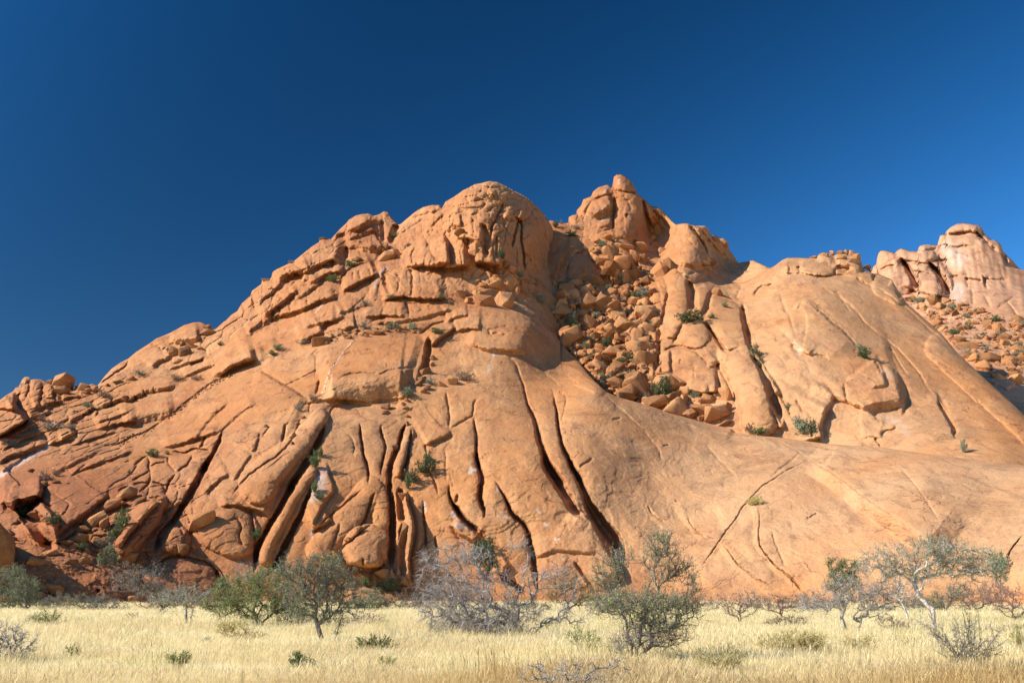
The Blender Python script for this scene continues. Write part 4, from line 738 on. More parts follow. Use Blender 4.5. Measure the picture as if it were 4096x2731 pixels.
def relief_a(X, Y, Xw, Yw, P):
    r = 1.5 * fbm(P / 26, 2) + 0.35 * fbm(P / 6, 2) + 0.12 * noise3(P / 1.7) + 0.05 * noise3(P / 0.6)
    r = r + 0.9 * plates(P * np.array([1, .6, 1.5]), 13, 3.1) + 0.45 * plates(P, 5, 8.7) * np.clip(0.5 + 2 * noise3(P / 30), 0, 1)
    # exfoliation sheets of the left ramp, dipping to the lower left
    ms = sstep(1750, 1150, X + 0.35 * (Y - 1500)) * sstep(2150, 1850, Y)
    wv = 46 * fbm(np.stack([X / 330, Y / 200, X * 0], -1), 3)
    u = (Y + 0.46 * X + wv) / 62
    amp = np.clip(0.15 + 1.5 * noise3(np.stack([X / 170, u / 2, X * 0 + 7], -1)), 0, 1)
    r = r + ms * 0.9 * amp * saw(u)
    u2 = (Y + 0.40 * X + 0.7 * wv) / 23
    amp2 = np.clip(-0.02 + 1.5 * noise3(np.stack([X / 80, u2 / 2, X * 0 + 19], -1)), 0, 1)
    r = r + ms * 0.3 * amp2 * saw(u2)
    mb = sstep(900, 760, X + 0.25 * (Y - 2000)) * sstep(160, 330, X) * sstep(1930, 2030, Y + 0.45 * (X - 500)) * sstep(2230, 2130, Y)
    if mb.any(): r = r + 0.6 * mb * blocks(X, Y, 120, 62, 0.55, 3)
    mc = sstep(90, 30, np.abs(Y + 0.78 * X - 2010)) * sstep(650, 850, X) * sstep(1600, 1450, X)
    r = r + 1.2 * mc * blocks(X, Y, 110, 40, 0.6, 11)
    mdm = sstep(950, 850, Y) * sstep(1600, 1750, X)
    r = r + 1.0 * mdm * blocks(X, Y, 75, 34, 0.12, 23)
    mdv = sstep(820, 920, Y) * sstep(1180, 1080, Y) * sstep(1560, 1680, X)
    r = r + 0.8 * mdv * blocks(X, Y, 48, 130, -0.08, 53, 0.3)
    ml = sstep(620, 420, X) * sstep(1900, 1760, Y)
    r = r + 0.8 * ml * blocks(X, Y, 120, 26, 0.4, 31)
    r = r + mu0(X, Y) * (0.9 * facets(X, Y, 46, 40, 5) + 0.45 * facets(X, Y, 19, 17, 9)) + 0.16 * facets(X, Y, 70, 60, 15)
    # flutes down the central and right slabs
    mf = sstep(1500, 1900, X) * sstep(1450, 1650, Y)
    lean = X - (Y - 1700) * np.interp(X, [1600, 2200, 2800, 4096], [-0.1, 0.35, 0.62, 0.75])
    r = r + mf * 0.55 * noise3(np.stack([lean / 95, Y / 900, X * 0 + 2], -1))
    # rougher, jointed upper mountain
    mu = sstep(1350, 1150, Y) * sstep(900, 1200, X)
    q = np.stack([X / 46, Y / 40, X * 0 + 4], -1); nn = np.abs(noise3(q + 0.5 * noise3(q * 2.3)[..., None]))
    r = r - mu * 0.9 * np.clip(1 - nn / 0.09, 0, 1) * np.clip(0.3 + 1.6 * noise3(q / 3), 0, 1) + mu * 0.45 * noise3(P / 3)
    return r

def relief_b(X, Y, Xw, Yw, P):
    r = 1.6 * fbm(P / 24, 2) + 0.4 * fbm(P / 6, 2) + 0.12 * noise3(P / 1.7)
    r = r + 1.0 * plates(P * np.array([1, .6, 1.3]), 14, 5.1) + 0.5 * plates(P, 5, 2.7) * np.clip(0.5 + 2 * noise3(P / 30), 0, 1)
    md = sstep(3000, 3300, X)
    lean = X - (Y - 1400) * 0.75
    r = r + md * 0.7 * noise3(np.stack([lean / 80, Y / 800, X * 0 + 2], -1)) + md * 0.08 * fbm(P / 0.9, 2)
    mg = sstep(1030, 1150, Y) * sstep(2700, 2560, X)
    r = r + mg * (2.4 * blocks(X, Y, 88, 96, 0.3, 61, 0.3) + 1.5 * blocks(X, Y, 40, 44, -0.2, 67, 0.3) + 1.5 * noise3(P / 2.6))
    mu = sstep(1250, 1050, Y) * (1 - md)
    r = r + mu * 0.45 * blocks(X, Y, 52, 120, -0.18, 41, 0.28) + mu * (0.7 * facets(X, Y, 50, 60, 45) + 0.35 * facets(X, Y, 20, 22, 47)) + mg * 1.6 * facets(X, Y, 26, 26, 49)
    return r + mu * 0.5 * noise3(P / 3.5)

def relief_c(X, Y, Xw, Yw, P):
    sc = sstep(1150, 1350, Y + (X - 3900) * -0.2)
    lean = X - (Y - 1100) * 0.15
    fl = np.abs(noise3(np.stack([lean / 38, Y / 260, X * 0 + 1], -1)))
    return 1.4 * plates(P * np.array([1, 1, .6]), 30, 1.1) * (1 - sc) + 6 * fl * (1 - sc) + 5 * fbm(P / 50, 3) * (1 - 0.5 * sc) + 1.2 * noise3(P / 9) + sc * (2.5 * np.abs(noise3(P / 9)) + 1.5 * np.abs(noise3(P / 4)))

def cols(a, b, fa, fb, fine, coarse):
    return np.concatenate([np.arange(a, fa, coarse), np.arange(fa, fb, fine), np.arange(fb, b, coarse)]).astype(float)

xa = cols(-1050, 5200, -60, 4160, 3.4, 14)
A = build_sheet('granite_mountain', xa, TOP_A, np.full(len(xa), 2470.0), 455, CTRL_A, FA, STAINS['A'], relief_a, ROCK, knee=([(-1050, 2080), (0, 1980), (500, 1900), (1000, 1750), (1600, 1640), (2000, 1560), (2250, 1540), (2500, 1620), (2900, 1780), (3400, 1850), (4096, 1920), (5200, 2200)], 250),
                redness=lambda X, Y: 1.1 * sstep(1800, 300, X) * sstep(1300, 2050, Y) + 0.95 * sstep(2500, 1500, X) * sstep(1600, 1050, Y) + 0.35 * sstep(2050, 2350, Y) * sstep(3300, 2500, X),  # left term also paints the flank's weaker light into the rock colour
                paleness=lambda X, Y: 0.75 * sstep(1900, 3000, X) * sstep(1450, 1700, Y) * sstep(2440, 2250, Y))
xb = cols(1900, 4650, 2000, 4160, 4.0, 14)
B = build_sheet('granite_summit', xb, TOP_B, np.maximum(np.interp(xb, TOP_B[:, 0], TOP_B[:, 1]) + 60, 1960.0), 300, CTRL_B, FB, STAINS['B'], relief_b, ROCK, edge=(45, 7),
                redness=lambda X, Y: 0.7 * sstep(2900, 2300, X) + 0.35 * sstep(1300, 1000, Y), paleness=lambda X, Y: 0.5 * sstep(2500, 3200, X) * sstep(3900, 3500, X - 0.4 * (Y - 1300)) + 0 * Y)
xc = cols(3360, 5000, 3400, 4160, 5.0, 16)
C = build_sheet('granite_far_peak', xc, TOP_C, np.full(len(xc), 1760.0), 220, CTRL_C, FC, STAINS['C'], relief_c, FARROCK, edge=(30, 12))
# ------------------------------------------------------------------ boulders
def boulder_mesh(i):
    """angular joint block: convex hull of points on a box-like shell, edges worn, a few dents"""
    rg = np.random.default_rng(100 + i); n = int(rg.integers(11, 20))
    q = rg.normal(size=(n, 3)); e = rg.uniform(3.0, 9.0); q = q / (np.abs(q) ** e).sum(1)[:, None] ** (1 / e) * rg.uniform(0.82, 1.0, (n, 1))
    bm = bmesh.new()
    for c in q: bm.verts.new(c)
    r = bmesh.ops.convex_hull(bm, input=list(bm.verts))
    bmesh.ops.delete(bm, geom=[v for v in bm.verts if not v.link_faces], context='VERTS')
    bmesh.ops.dissolve_limit(bm, angle_limit=math.radians(9), verts=list(bm.verts), edges=list(bm.edges))
    bmesh.ops.bevel(bm, geom=list(bm.edges), offset=0.075, segments=2, profile=0.6, affect='EDGES', clamp_overlap=True)
    bmesh.ops.triangulate(bm, faces=list(bm.faces)); bmesh.ops.subdivide_edges(bm, edges=[e_ for e_ in bm.edges if e_.calc_length() > 0.35], cuts=1); bmesh.ops.triangulate(bm, faces=list(bm.faces))
    bm.verts.index_update(); v = np.array([w.co[:] for w in bm.verts]); f = np.array([[t.index for t in p_.verts] for p_ in bm.faces]); bm.free()
    v = v * (1 + 0.10 * noise3(v * 1.3 + i * 9.1) + 0.05 * noise3(v * 3.1 + i * 3.3))[:, None]; v /= np.abs(v).max(0)
    m = new_mesh('boulder', v, None, f); m.materials.append(BOULDER); return m

BM = [boulder_mesh(i) for i in range(16)]

def cone_mesh(i):
    m = BM[i].copy(); v = np.zeros(len(m.vertices) * 3, np.float32); m.vertices.foreach_get('co', v); v = v.reshape(-1, 3)
    k = 1.0 - 0.36 * (v[:, 2] + 1); v[:, 0] *= k; v[:, 1] *= k
    m.vertices.foreach_set('co', v.ravel()); m.update(); return m
CONES = [cone_mesh(3), cone_mesh(7)]

def put_boulder(sheet, x, y, rx, ry, rot=0.0, parent=None, mesh=None, name='boulder', sink=0.25, deep=None):
    rho = on_sheet(sheet, x, y); s = rho / FPX
    o = bpy.data.objects.new(name, mesh or random.choice(BM)); COL.objects.link(o)
    a, b = rx * s * 1.15, ry * s * 1.15; d = deep or (0.5 * (a + b))
    c = point(x, y, rho - d * (1 - 2 * sink) * 0.6)
    o.location = c; o.scale = (a, d, b)
    az = math.atan2(c[0], c[1])
    fr = 0 if abs(rot) > 1 else 1
    o.rotation_euler = (random.uniform(-.5, .3), math.radians(rot) + random.uniform(-.1, .1) + fr * random.uniform(-.35, .35), -az + random.uniform(-.9, .9) * fr)
    if parent is not None: o.parent = parent
    return o

def zb(reg, s, sheet, parent, **kw):
    for q in s.split():
        v = [float(t) for t in q.split(',')]; ox, oy, k = REG[reg]
        put_boulder(sheet, ox + v[0] / k, oy + v[1] / k, v[2] / k, v[3] / k, v[4] if len(v) > 4 else 0, parent, **kw)

GB, GA, GC = B.o, A.o, C.o
zb('R3', '1000,770,40,25 1060,790,30,25 860,762,30,15 910,800,35,20 1190,680,50,30 1100,720,40,30 1220,830,72,95 1470,760,70,40 1330,735,90,48 1600,740,50,35 1680,790,40,30 1490,870,50,45 1420,850,55,65 1345,910,58,85 1360,1030,65,68 1430,990,45,68 1250,980,40,40 1660,990,76,85 1740,940,58,78 1530,1070,60,45 1450,1095,40,30 980,1030,50,25 900,1085,60,35 740,1110,50,35 830,1120,30,35 960,1130,22,25 1080,1160,110,40 1230,1170,50,48 890,1200,50,58 770,1220,48,58 780,1300,60,78 1000,1350,60,35 1260,1240,48,58 1150,1240,45,75 880,1290,30,30 1370,1130,38,40 1400,1340,40,48 1450,1360,38,30 1280,1390,80,48 1200,1330,48,38 1120,1360,30,15 1120,1400,38,28 1300,1470,40,30 1390,1500,58,68 1490,1480,50,40 1560,1500,48,56 1620,1440,38,38 1630,1530,35,40 1580,1330,40,30 1520,1400,45,30 830,1540,60,50 720,1400,40,35 980,1545,40,30 2040,890,80,28 2110,892,60,28 2170,1180,48,58 1560,1270,40,40 1470,1260,30,25 1340,1240,26,22 690,1070,28,22 640,1110,24,18 1590,1160,40,34 1460,1430,36,26 1340,1560,36,30 1270,1545,40,30 900,1440,30,22 940,1250,26,30', B, GB)
zb('R6', '820,35,30,12 860,130,105,105 1070,110,50,40 1110,200,50,35 1020,175,25,35 1180,60,90,60 1300,130,45,60 1440,110,40,58 1500,60,40,30 1530,110,50,30 1610,120,38,38 1400,200,30,50 1350,215,22,20 1350,260,30,25 1530,200,66,45 1620,190,24,40 1270,170,50,35 1140,370,90,80 1280,380,58,60 1420,380,58,35 1490,385,13,35 1160,300,60,20 1090,270,40,20 1300,310,50,30 1040,240,40,25 1160,480,60,25 1290,490,60,25 1370,510,40,30 1490,480,25,20 1580,490,40,38 1650,440,50,20 1550,620,40,25 1620,650,40,30 1450,590,50,15 1410,650,40,25 1550,560,30,20 1530,660,50,20 2080,660,56,48 2150,650,30,34 2230,650,46,88 2220,740,30,26 2140,830,40,22 2080,720,40,16 2260,760,20,60 2200,800,40,20 2250,880,60,20 1210,430,40,18 1350,440,34,16 1100,540,34,16 1240,560,40,16 1340,590,44,15 1000,300,30,18 1230,260,30,18 1900,600,40,26 1830,590,26,20', B, GB)
zb('R4', '650,360,30,26 700,362,22,24 570,365,26,18 500,382,36,20 410,408,30,14 745,372,24,28 795,400,34,28 890,492,26,24 540,395,30,20 660,410,40,30 780,450,36,36 700,480,40,20 920,520,16,12', B, GB)
zb('R3', '1980,585,30,18 2150,690,40,24 2230,720,40,40 2080,880,40,22', B, GB)
zb('R3', '270,930,30,40 320,960,40,48 230,980,25,25 120,1180,58,50 260,1270,88,105 330,1080,68,78 190,1110,88,38 80,1100,50,30 30,1075,30,25 480,1105,50,35 545,1060,30,25 600,1090,30,20 440,1060,40,24 40,1200,40,46 380,1150,40,40 430,1170,30,26 500,1160,30,22', A, GA)
zb('R2', '365,945,38,22 1370,662,35,20 1500,657,20,20 1530,712,50,42 1320,660,40,25 1190,762,50,30 1590,650,22,56 1020,1425,36,28 1075,1450,28,20 1120,1420,22,22 1170,1400,50,16 1230,1425,34,32 1270,1445,22,20 1450,1397,34,22 1540,1395,40,14 930,1480,24,20 960,1455,24,18 915,1510,14,18 2110,1080,48,46 2170,1070,36,50 2230,1060,28,40 2180,1140,40,34 2020,1110,40,20 1790,1100,26,14 2060,470,30,24 2010,510,30,20 2100,520,50,40 2230,690,40,50 2160,600,34,40 2260,620,34,44 1380,1330,50,18 1470,1340,40,20', A, GA)
zb('R1', '550,830,68,40 550,752,88,55 460,742,30,25 740,792,60,40 845,807,30,35 800,812,30,20 780,838,30,15 1170,707,40,30 1065,742,40,22 1550,482,52,58 1650,480,52,48 1730,417,55,28 1630,402,35,30 1860,252,45,20 1850,302,60,35 970,767,20,15 690,790,20,16 1120,880,30,22 1160,878,36,24 1500,530,40,22 1590,555,40,22 1800,440,30,20', A, GA)
zb('R5', '1775,500,50,40 1730,530,36,30 1930,537,48,28 1810,567,44,28 1770,590,30,20 1640,675,36,24 1605,710,26,22 1615,745,30,16 1540,700,46,26 1450,740,50,30 1430,785,40,18 1640,820,20,18 1640,890,20,28 1520,1090,28,20 1510,1130,20,14 650,885,16,22 700,830,24,16 1860,300,24,30 1860,360,20,26 1720,750,0.1,0.1 370,910,18,14 600,1000,30,40 610,1060,20,20', A, GA)
zb('R8', '110,800,45,25 70,752,45,30 140,650,35,30 300,1012,48,38 350,962,44,30 465,937,60,35 540,932,20,12 600,907,35,18 660,907,40,18 390,1012,50,25 720,812,80,38 580,832,60,24 740,712,70,30 620,772,40,20 890,842,50,40 940,792,30,15 905,752,50,25 890,912,50,25 1120,962,90,48 1180,1002,40,30 1650,892,78,44 1730,872,25,30 1240,1040,40,24 1330,940,24,18 380,310,44,26 510,290,30,20 290,185,34,18 160,885,30,14 660,860,40,22 760,860,30,18 850,800,26,20 1400,420,20,18 1440,440,16,14', A, GA)
zb('R8', '840,640,100,42,-42 1000,505,95,40,-38 1130,400,85,46,-32 1240,470,60,26,-30 920,670,36,64,15 1090,490,50,26,-20', A, GA)
zb('R9', '1600,230,34,56 1500,390,40,50 1590,420,60,36 1620,1172,45,40 1630,1282,50,62 1585,1402,20,18 1180,730,20,50,30 1210,710,20,30,20 1100,800,30,20', A, GA)

zb('R8', '60,1190,64,44 170,1260,70,46 320,1290,66,40 470,1240,72,40 90,1335,64,34 250,1345,60,30 560,1330,60,34 30,1090,50,36 640,1010,60,24 760,990,46,22 420,1170,46,26 1330,1330,60,34 1180,1340,50,26 1450,1340,60,30', A, GA)
NOTABLE = [  # the boulders a viewer can point to
 ('R8', 325, 567, 66, 34, 0, A, None, 'flattened dark orange boulder lying in the shaded hollow at lower left'),
 ('R8', 1800, 642, 118, 56, -32, A, None, 'long capsule-shaped orange boulder leaning on the slope above the dark block'),
 ('R9', 1430, 1125, 68, 55, 0, A, None, 'rounded boulder behind the pointed stones at the foot of the cleft'),
 ('R9', 1335, 1182, 42, 64, 0, A, 0, 'leftmost pointed cone-shaped stone at the foot of the central cleft'),
 ('R9', 1515, 1152, 52, 84, 0, A, 1, 'tallest pointed cone-shaped stone at the foot of the central cleft'),
 ('R9', 1558, 1092, 26, 46, 0, A, 0, 'small slim pointed stone behind the tallest cone at the cleft'),
 ('R2', 1355, 1412, 74, 32, 0, A, None, 'large flat oval boulder in the row on the ledge above the central slab'),
 ('R2', 845, 1512, 98, 42, -12, A, None, 'long low wedge-shaped boulder at the left end of the ledge row'),
 ('R2', 1462, 652, 50, 42, 0, A, None, 'round pale boulder perched left of the dome above smaller blocks'),
 ('R2', 880, 572, 35, 18, 0, A, None, 'small dark boulder standing on the left skyline ridge'),
 ('R2', 1440, 745, 80, 50, 0, A, None, 'broad rounded boulder below the notch left of the dome'),
 ('R3', 80, 1262, 112, 66, 12, A, None, 'big pale wedge-shaped slab boulder tilted above the central bulge'),
 ('R5', 2020, 507, 62, 44, 0, A, None, 'rounded boulder at the right end of the line beside the reddish bush'),
 ('R5', 1805, 425, 56, 40, 0, A, None, 'knobbly boulder wedged at the bottom of the dark notch'),
 ('R3', 1020, 1272, 82, 80, 0, B, None, 'large square-faced split boulder in the middle of the gully'),
 ('R3', 1070, 1082, 78, 55, 0, B, None, 'large dark-sided boulder below the triangular slab in the gully'),
 ('R3', 1200, 1502, 112, 78, 0, B, None, 'biggest block low in the gully with a cracked flat face'),
 ('R3', 1030, 1435, 78, 82, 0, B, None, 'tall leaning block low in the gully left of the biggest block'),
 ('R3', 1590, 690, 30, 38, 0, B, None, 'small upright boulder at the foot of the pointed summit'),
 ('R6', 1500, 322, 100, 72, 0, B, None, 'wide squared block at the foot of the tall right-hand wall'),
 ('R6', 1380, 50, 58, 72, 0, B, None, 'tall angular pale boulder at the upper right of the gully'),
 ('R6', 1780, 522, 100, 58, 0, B, None, 'large arched boulder beside the dark green tree low in the gully'),
 ('R6', 1790, 652, 92, 50, -10, B, None, 'pale wedge boulder right of the dark green gully tree'),
 ('R6', 1895, 692, 58, 72, 0, B, None, 'dark-faced pointed boulder at the lower end of the gully'),
 ('R6', 2050, 772, 122, 46, 8, B, None, 'broad pale slab boulder resting on the edge of the front slab'),
]
for reg, x, y, rx, ry, rot, sh, cone, lab in NOTABLE:
    ox, oy, k = REG[reg]
    o = put_boulder(sh, ox + x / k, oy + y / k, rx / k, ry / k, rot, None, CONES[cone] if cone is not None else None)
    tag(o, lab, 'boulder', 'large boulders on the mountain')

# rock tower beside the left edge of the view; its shadow falls across the foot of the slope
PT = point(230.0, 2300.0, on_sheet(A, 230.0, 2300.0)); tw = PT + np.array(SUN) * 16.0
for k_, (dx, dy, sx, sy, sz, lab) in enumerate([(-1.0, 0.5, 7.5, 8.0, 14.5, 'tall rock tower shading the lower left foot of the mountain'), (-6.0, -7.0, 5.5, 6.0, 8.0, 'lower rock tower beside the taller one left of the view')]):
    o = bpy.data.objects.new('rock_tower', BM[2 + 5 * k_]); COL.objects.link(o); o.location = (tw[0] + dx, tw[1] + dy, sz * 0.42); o.scale = (sx, sy, sz * 0.58); o.rotation_euler = (0.1, -0.08, 0.6 + k_)
    tag(o, lab, 'rock')
# squared block wedged in the chimney
ox, oy, k = REG['R9']
o = put_boulder(A, ox + 1592 / k, oy + 770 / k, 66 / k, 130 / k, 1.01, None, BM[5], 'chockstone', 0.3)
tag(o, 'tall flat-faced block wedged upright in the dark cleft of the central ribs', 'boulder', 'large boulders on the mountain')

def in_poly(x, y, P):
    c = False; n = len(P)
    for i in range(n):
        x1, y1 = P[i]; x2, y2 = P[i - 1]
        if (y1 > y) != (y2 > y) and x < (x2 - x1) * (y - y1) / (y2 - y1 + 1e-9) + x1: c = not c
    return c

def scatter(poly, n, rmin, rmax, sheet, parent, rg, name='rock', power=2.5):
    lo, hi = poly.min(0), poly.max(0); k = 0
    while k < n:
        x, y = rg.uniform(lo[0], hi[0]), rg.uniform(lo[1], hi[1])
        if not in_poly(x, y, poly): continue
        r = rmin + (rmax - rmin) * rg.random() ** power
        put_boulder(sheet, x, y, r * rg.uniform(.8, 1.3), r * rg.uniform(.6, 1.05), 0, parent, name=name, sink=0.2); k += 1

def rubble(name, poly, n, rmin, rmax, sheet, parent, rg):
    base = np.array([w.co[:] for w in BM[0].vertices]); bm = bmesh.new(); bmesh.ops.create_icosphere(bm, subdivisions=1, radius=1.0)
    v0 = np.array([w.co[:] for w in bm.verts]); f0 = np.array([[q.index for q in p.verts] for p in bm.faces]); bm.free()
    lo, hi = poly.min(0), poly.max(0); V = []; F = []; k = 0
    while k < n:
        x, y = rg.uniform(lo[0], hi[0]), rg.uniform(lo[1], hi[1])
        if not in_poly(x, y, poly): continue
        rho = on_sheet(sheet, x, y); s = rho / FPX * (rmin + (rmax - rmin) * rg.random() ** 2)
        vv = v0 * rg.uniform(.75, 1.25, (len(v0), 1)) * rg.uniform(.6, 1.2, 3) * s
        V.append(vv + point(x, y, rho - 0.3 * s)); F.append(f0 + k * len(v0)); k += 1
    m = new_mesh(name, np.concatenate(V), None, np.concatenate(F)); m.materials.append(BOULDER)
    o = add_obj(name, m, None, parent); o['kind'] = 'stuff'; return o

rg = np.random.default_rng(21)
GULLY = np.vstack([px('R3', '1000,640 1120,720 1290,760 1420,900 1560,1080 1570,1300 1640,1500'), px('R6', '1640,100 1600,430 1900,560 2100,640 2240,900 1900,820 1560,720 1250,620 1100,500 1000,380'), px('R3', '760,1480 640,1300 600,1120 720,1060 900,1050 1100,1080 1220,1060 1180,960 1060,800')])
scatter(GULLY, 130, 5, 24, B, GB, rg, power=2.4)
scatter(GULLY, 30, 26, 48, B, GB, rg, name='boulder', power=1.2)
rubble('rubble', GULLY, 1100, 2, 7, B, GB, rg)
SCREE = px('R4', '1230,770 1400,760 1640,770 1900,880 2200,960 2620,1040 2620,1560 2000,1480 1800,1340 1600,1120 1400,900')
scatter(SCREE, 290, 5, 22, C, GC, rg)
rubble('rubble', SCREE, 900, 2, 6, C, GC, rg)
zb('R4', '1640,840,34,26 1740,835,30,20 1900,890,40,30 1930,1000,60,40 2060,1060,50,44 1780,1210,80,40 1960,1320,80,50 2150,1340,40,44 2260,1300,50,26 2210,1020,40,30 1840,1000,40,26 1700,1050,30,24 2100,1180,30,20 2230,1180,40,24 1680,1170,40,26 2200,1460,40,24', C, GC)
LEDGE1 = px('R1', '1480,1050 1620,940 1760,840 1950,700 2110,640 2120,665 1960,745 1780,860 1640,970 1500,1080')
rubble('rubble', LEDGE1, 130, 2, 7, A, GA, rg)
LEDGE2 = px('R1', '1040,1290 1180,1200 1280,1175 1400,1110 1420,1140 1300,1210 1180,1250 1060,1320'); rubble('rubble', LEDGE2, 70, 2, 6, A, GA, rg)
LEDGE3 = px('R2', '900,1400 1100,1380 1400,1350 1700,1370 1750,1420 1500,1420 1200,1450 980,1500'); scatter(LEDGE3, 40, 4, 11, A, GA, rg); rubble('rubble', LEDGE3, 120, 2, 5, A, GA, rg)
VEIN = px('R5', '1150,130 1170,140 1040,290 1000,370 960,420 920,520 880,650 850,650 880,560 930,400 985,320'); rubble('rubble', VEIN, 110, 1.2, 3, A, GA, rg)
CAVE = px('R8', '500,830 640,780 800,700 900,880 700,930 560,900'); scatter(CAVE, 20, 6, 14, A, GA, rg)
UPG = px('R3', '180,900 420,1000 640,1060 640,1180 420,1200 300,1040 120,1000'); scatter(UPG, 40, 4, 11, A, GA, rg)
FOOT = px('R9', '1250,1230 1700,1300 1760,1400 1500,1440 1250,1420'); scatter(FOOT, 14, 5, 12, A, GA, rg)

# fallen stones along the foot of the slope
for x0, x1, n in ((0, 700, 26), (1500, 1760, 12), (2350, 2760, 14), (2760, 3400, 26), (3400, 4150, 22)):
    for _ in range(n):
        x = rg.uniform(x0, x1); g_ = ground_pt(x, 2418 + rg.uniform(0, 12)); r = 0.15 + 0.7 * rg.random() ** 3
        o = bpy.data.objects.new('rock', random.choice(BM)); COL.objects.link(o); o.location = (g_[0], g_[1], r * 0.25); o.scale = (r * rg.uniform(.8, 1.5), r, r * rg.uniform(.5, .9)); o.rotation_euler = (0, 0, rg.uniform(0, 6)); o.parent = GA
# ------------------------------------------------------------------ plants: wood, twigs, leaves
def plant_material(name, col, col2, rough=0.85, trans=0.0):
    k = NT(name); oi = k.n('ObjectInfo'); gi = k.n('NewGeometry')
    c = k.mix(gi.outputs['Random Per Island'], col, col2)
    k.l(c, k.b.inputs['Base Color']); k.b.inputs['Roughness'].default_value = rough; k.b.inputs['Specular IOR Level'].default_value = 0.15
    if trans:
        tr = k.n('BsdfTranslucent'); k.l(c, tr.inputs['Color']); ms = k.n('MixShader'); ms.inputs[0].default_value = trans
        k.l(k.b.outputs[0], ms.inputs[1]); k.l(tr.outputs[0], ms.inputs[2])
        k.l(ms.outputs[0], k.t.nodes['Material Output'].inputs['Surface'])
    return k.m

def bark_material(name, lo, hi):
    k = NT(name); v = k.n('TexCoord').outputs['Object']
    c = k.mix(k.ramp(k.noise(k.scaled(v, (1, 1, 0.4)), 6.0, 5, 0.65), 0.38, 0.62), lo, hi)
    k.l(c, k.b.inputs['Base Color']); k.b.inputs['Roughness'].default_value = 0.9; k.b.inputs['Specular IOR Level'].default_value = 0.1
    return k.m

WOOD = {'silver': bark_material('silver_deadwood', (0.20, 0.17, 0.15), (0.50, 0.45, 0.40)), 'white': bark_material('white_bark', (0.28, 0.22, 0.18), (0.64, 0.58, 0.51)),
        'dark': bark_material('dark_bark', (0.07, 0.055, 0.045), (0.17, 0.14, 0.11)), 'grey': bark_material('grey_bark', (0.12, 0.10, 0.085), (0.28, 0.24, 0.21)),
        'red': bark_material('reddish_bark', (0.16, 0.09, 0.07), (0.32, 0.21, 0.17)), 'green': bark_material('green_stem', (0.12, 0.14, 0.05), (0.30, 0.30, 0.13)),
        'straw': bark_material('straw_stem', (0.36, 0.28, 0.11), (0.58, 0.47, 0.22))}
LEAF = {'olive': plant_material('olive_leaf', (0.20, 0.24, 0.075), (0.42, 0.45, 0.18), trans=0.2), 'green': plant_material('green_leaf', (0.09, 0.125, 0.035), (0.20, 0.25, 0.085), trans=0.25),
        'dull': plant_material('dull_leaf', (0.16, 0.185, 0.09), (0.34, 0.36, 0.20), trans=0.15), 'dark': plant_material('dark_leaf', (0.055, 0.08, 0.028), (0.13, 0.16, 0.065), trans=0.15),
        'yellow': plant_material('yellow_leaf', (0.44, 0.36, 0.12), (0.66, 0.55, 0.22), trans=0.25), 'lime': plant_material('lime_leaf', (0.22, 0.26, 0.06), (0.42, 0.42, 0.13), trans=0.25),
        'cream': plant_material('cream_leaf', (0.55, 0.47, 0.30), (0.75, 0.68, 0.46), trans=0.2), 'grey': plant_material('grey_leaf', (0.20, 0.19, 0.14), (0.34, 0.32, 0.23), trans=0.15),
        'rust': plant_material('rust_leaf', (0.22, 0.14, 0.08), (0.36, 0.25, 0.14), trans=0.15), 'brown': plant_material('brown_green_leaf', (0.11, 0.125, 0.035), (0.24, 0.23, 0.08), trans=0.15)}

def tubes(p0, p1, r0, r1, sides=3):
    p0, p1 = np.asarray(p0, float), np.asarray(p1, float); n = len(p0)
    if n == 0: return np.zeros((0, 3)), np.zeros((0, 4), int)
    d = p1 - p0; d /= np.linalg.norm(d, axis=1)[:, None] + 1e-9
    ref = np.where(np.abs(d[:, 2:3]) < 0.9, [[0, 0, 1.0]], [[1.0, 0, 0]]); u = np.cross(d, ref); u /= np.linalg.norm(u, axis=1)[:, None] + 1e-9; w = np.cross(d, u)
    V = []
    for P, R in ((p0, r0), (p1, r1)):
        for s in range(sides):
            a = 2 * math.pi * s / sides; V.append(P + (u * math.cos(a) + w * math.sin(a)) * np.asarray(R)[:, None])
    V = np.stack(V, 1).reshape(-1, 3); o = (np.arange(n) * 2 * sides)[:, None]
    F = np.stack([np.stack([o[:, 0] + s, o[:, 0] + (s + 1) % sides, o[:, 0] + sides + (s + 1) % sides, o[:, 0] + sides + s], 1) for s in range(sides)], 1).reshape(-1, 4)
    return V, F

def cones(p0, p1, r0):
    p0, p1 = np.asarray(p0, float), np.asarray(p1, float); n = len(p0)
    d = p1 - p0; d /= np.linalg.norm(d, axis=1)[:, None] + 1e-9
    u = np.cross(d, [[0.31, 0.52, 0.79]]); u /= np.linalg.norm(u, axis=1)[:, None] + 1e-9; w = np.cross(d, u); r = np.asarray(r0)[:, None]
    V = np.stack([p0 + u * r, p0 + (-.5 * u + .87 * w) * r, p0 + (-.5 * u - .87 * w) * r, p1], 1).reshape(-1, 3); o = np.arange(n) * 4
    F = np.stack([np.stack([o, o + 1, o + 3], 1), np.stack([o + 1, o + 2, o + 3], 1), np.stack([o + 2, o, o + 3], 1)], 1).reshape(-1, 3)
    return V, F

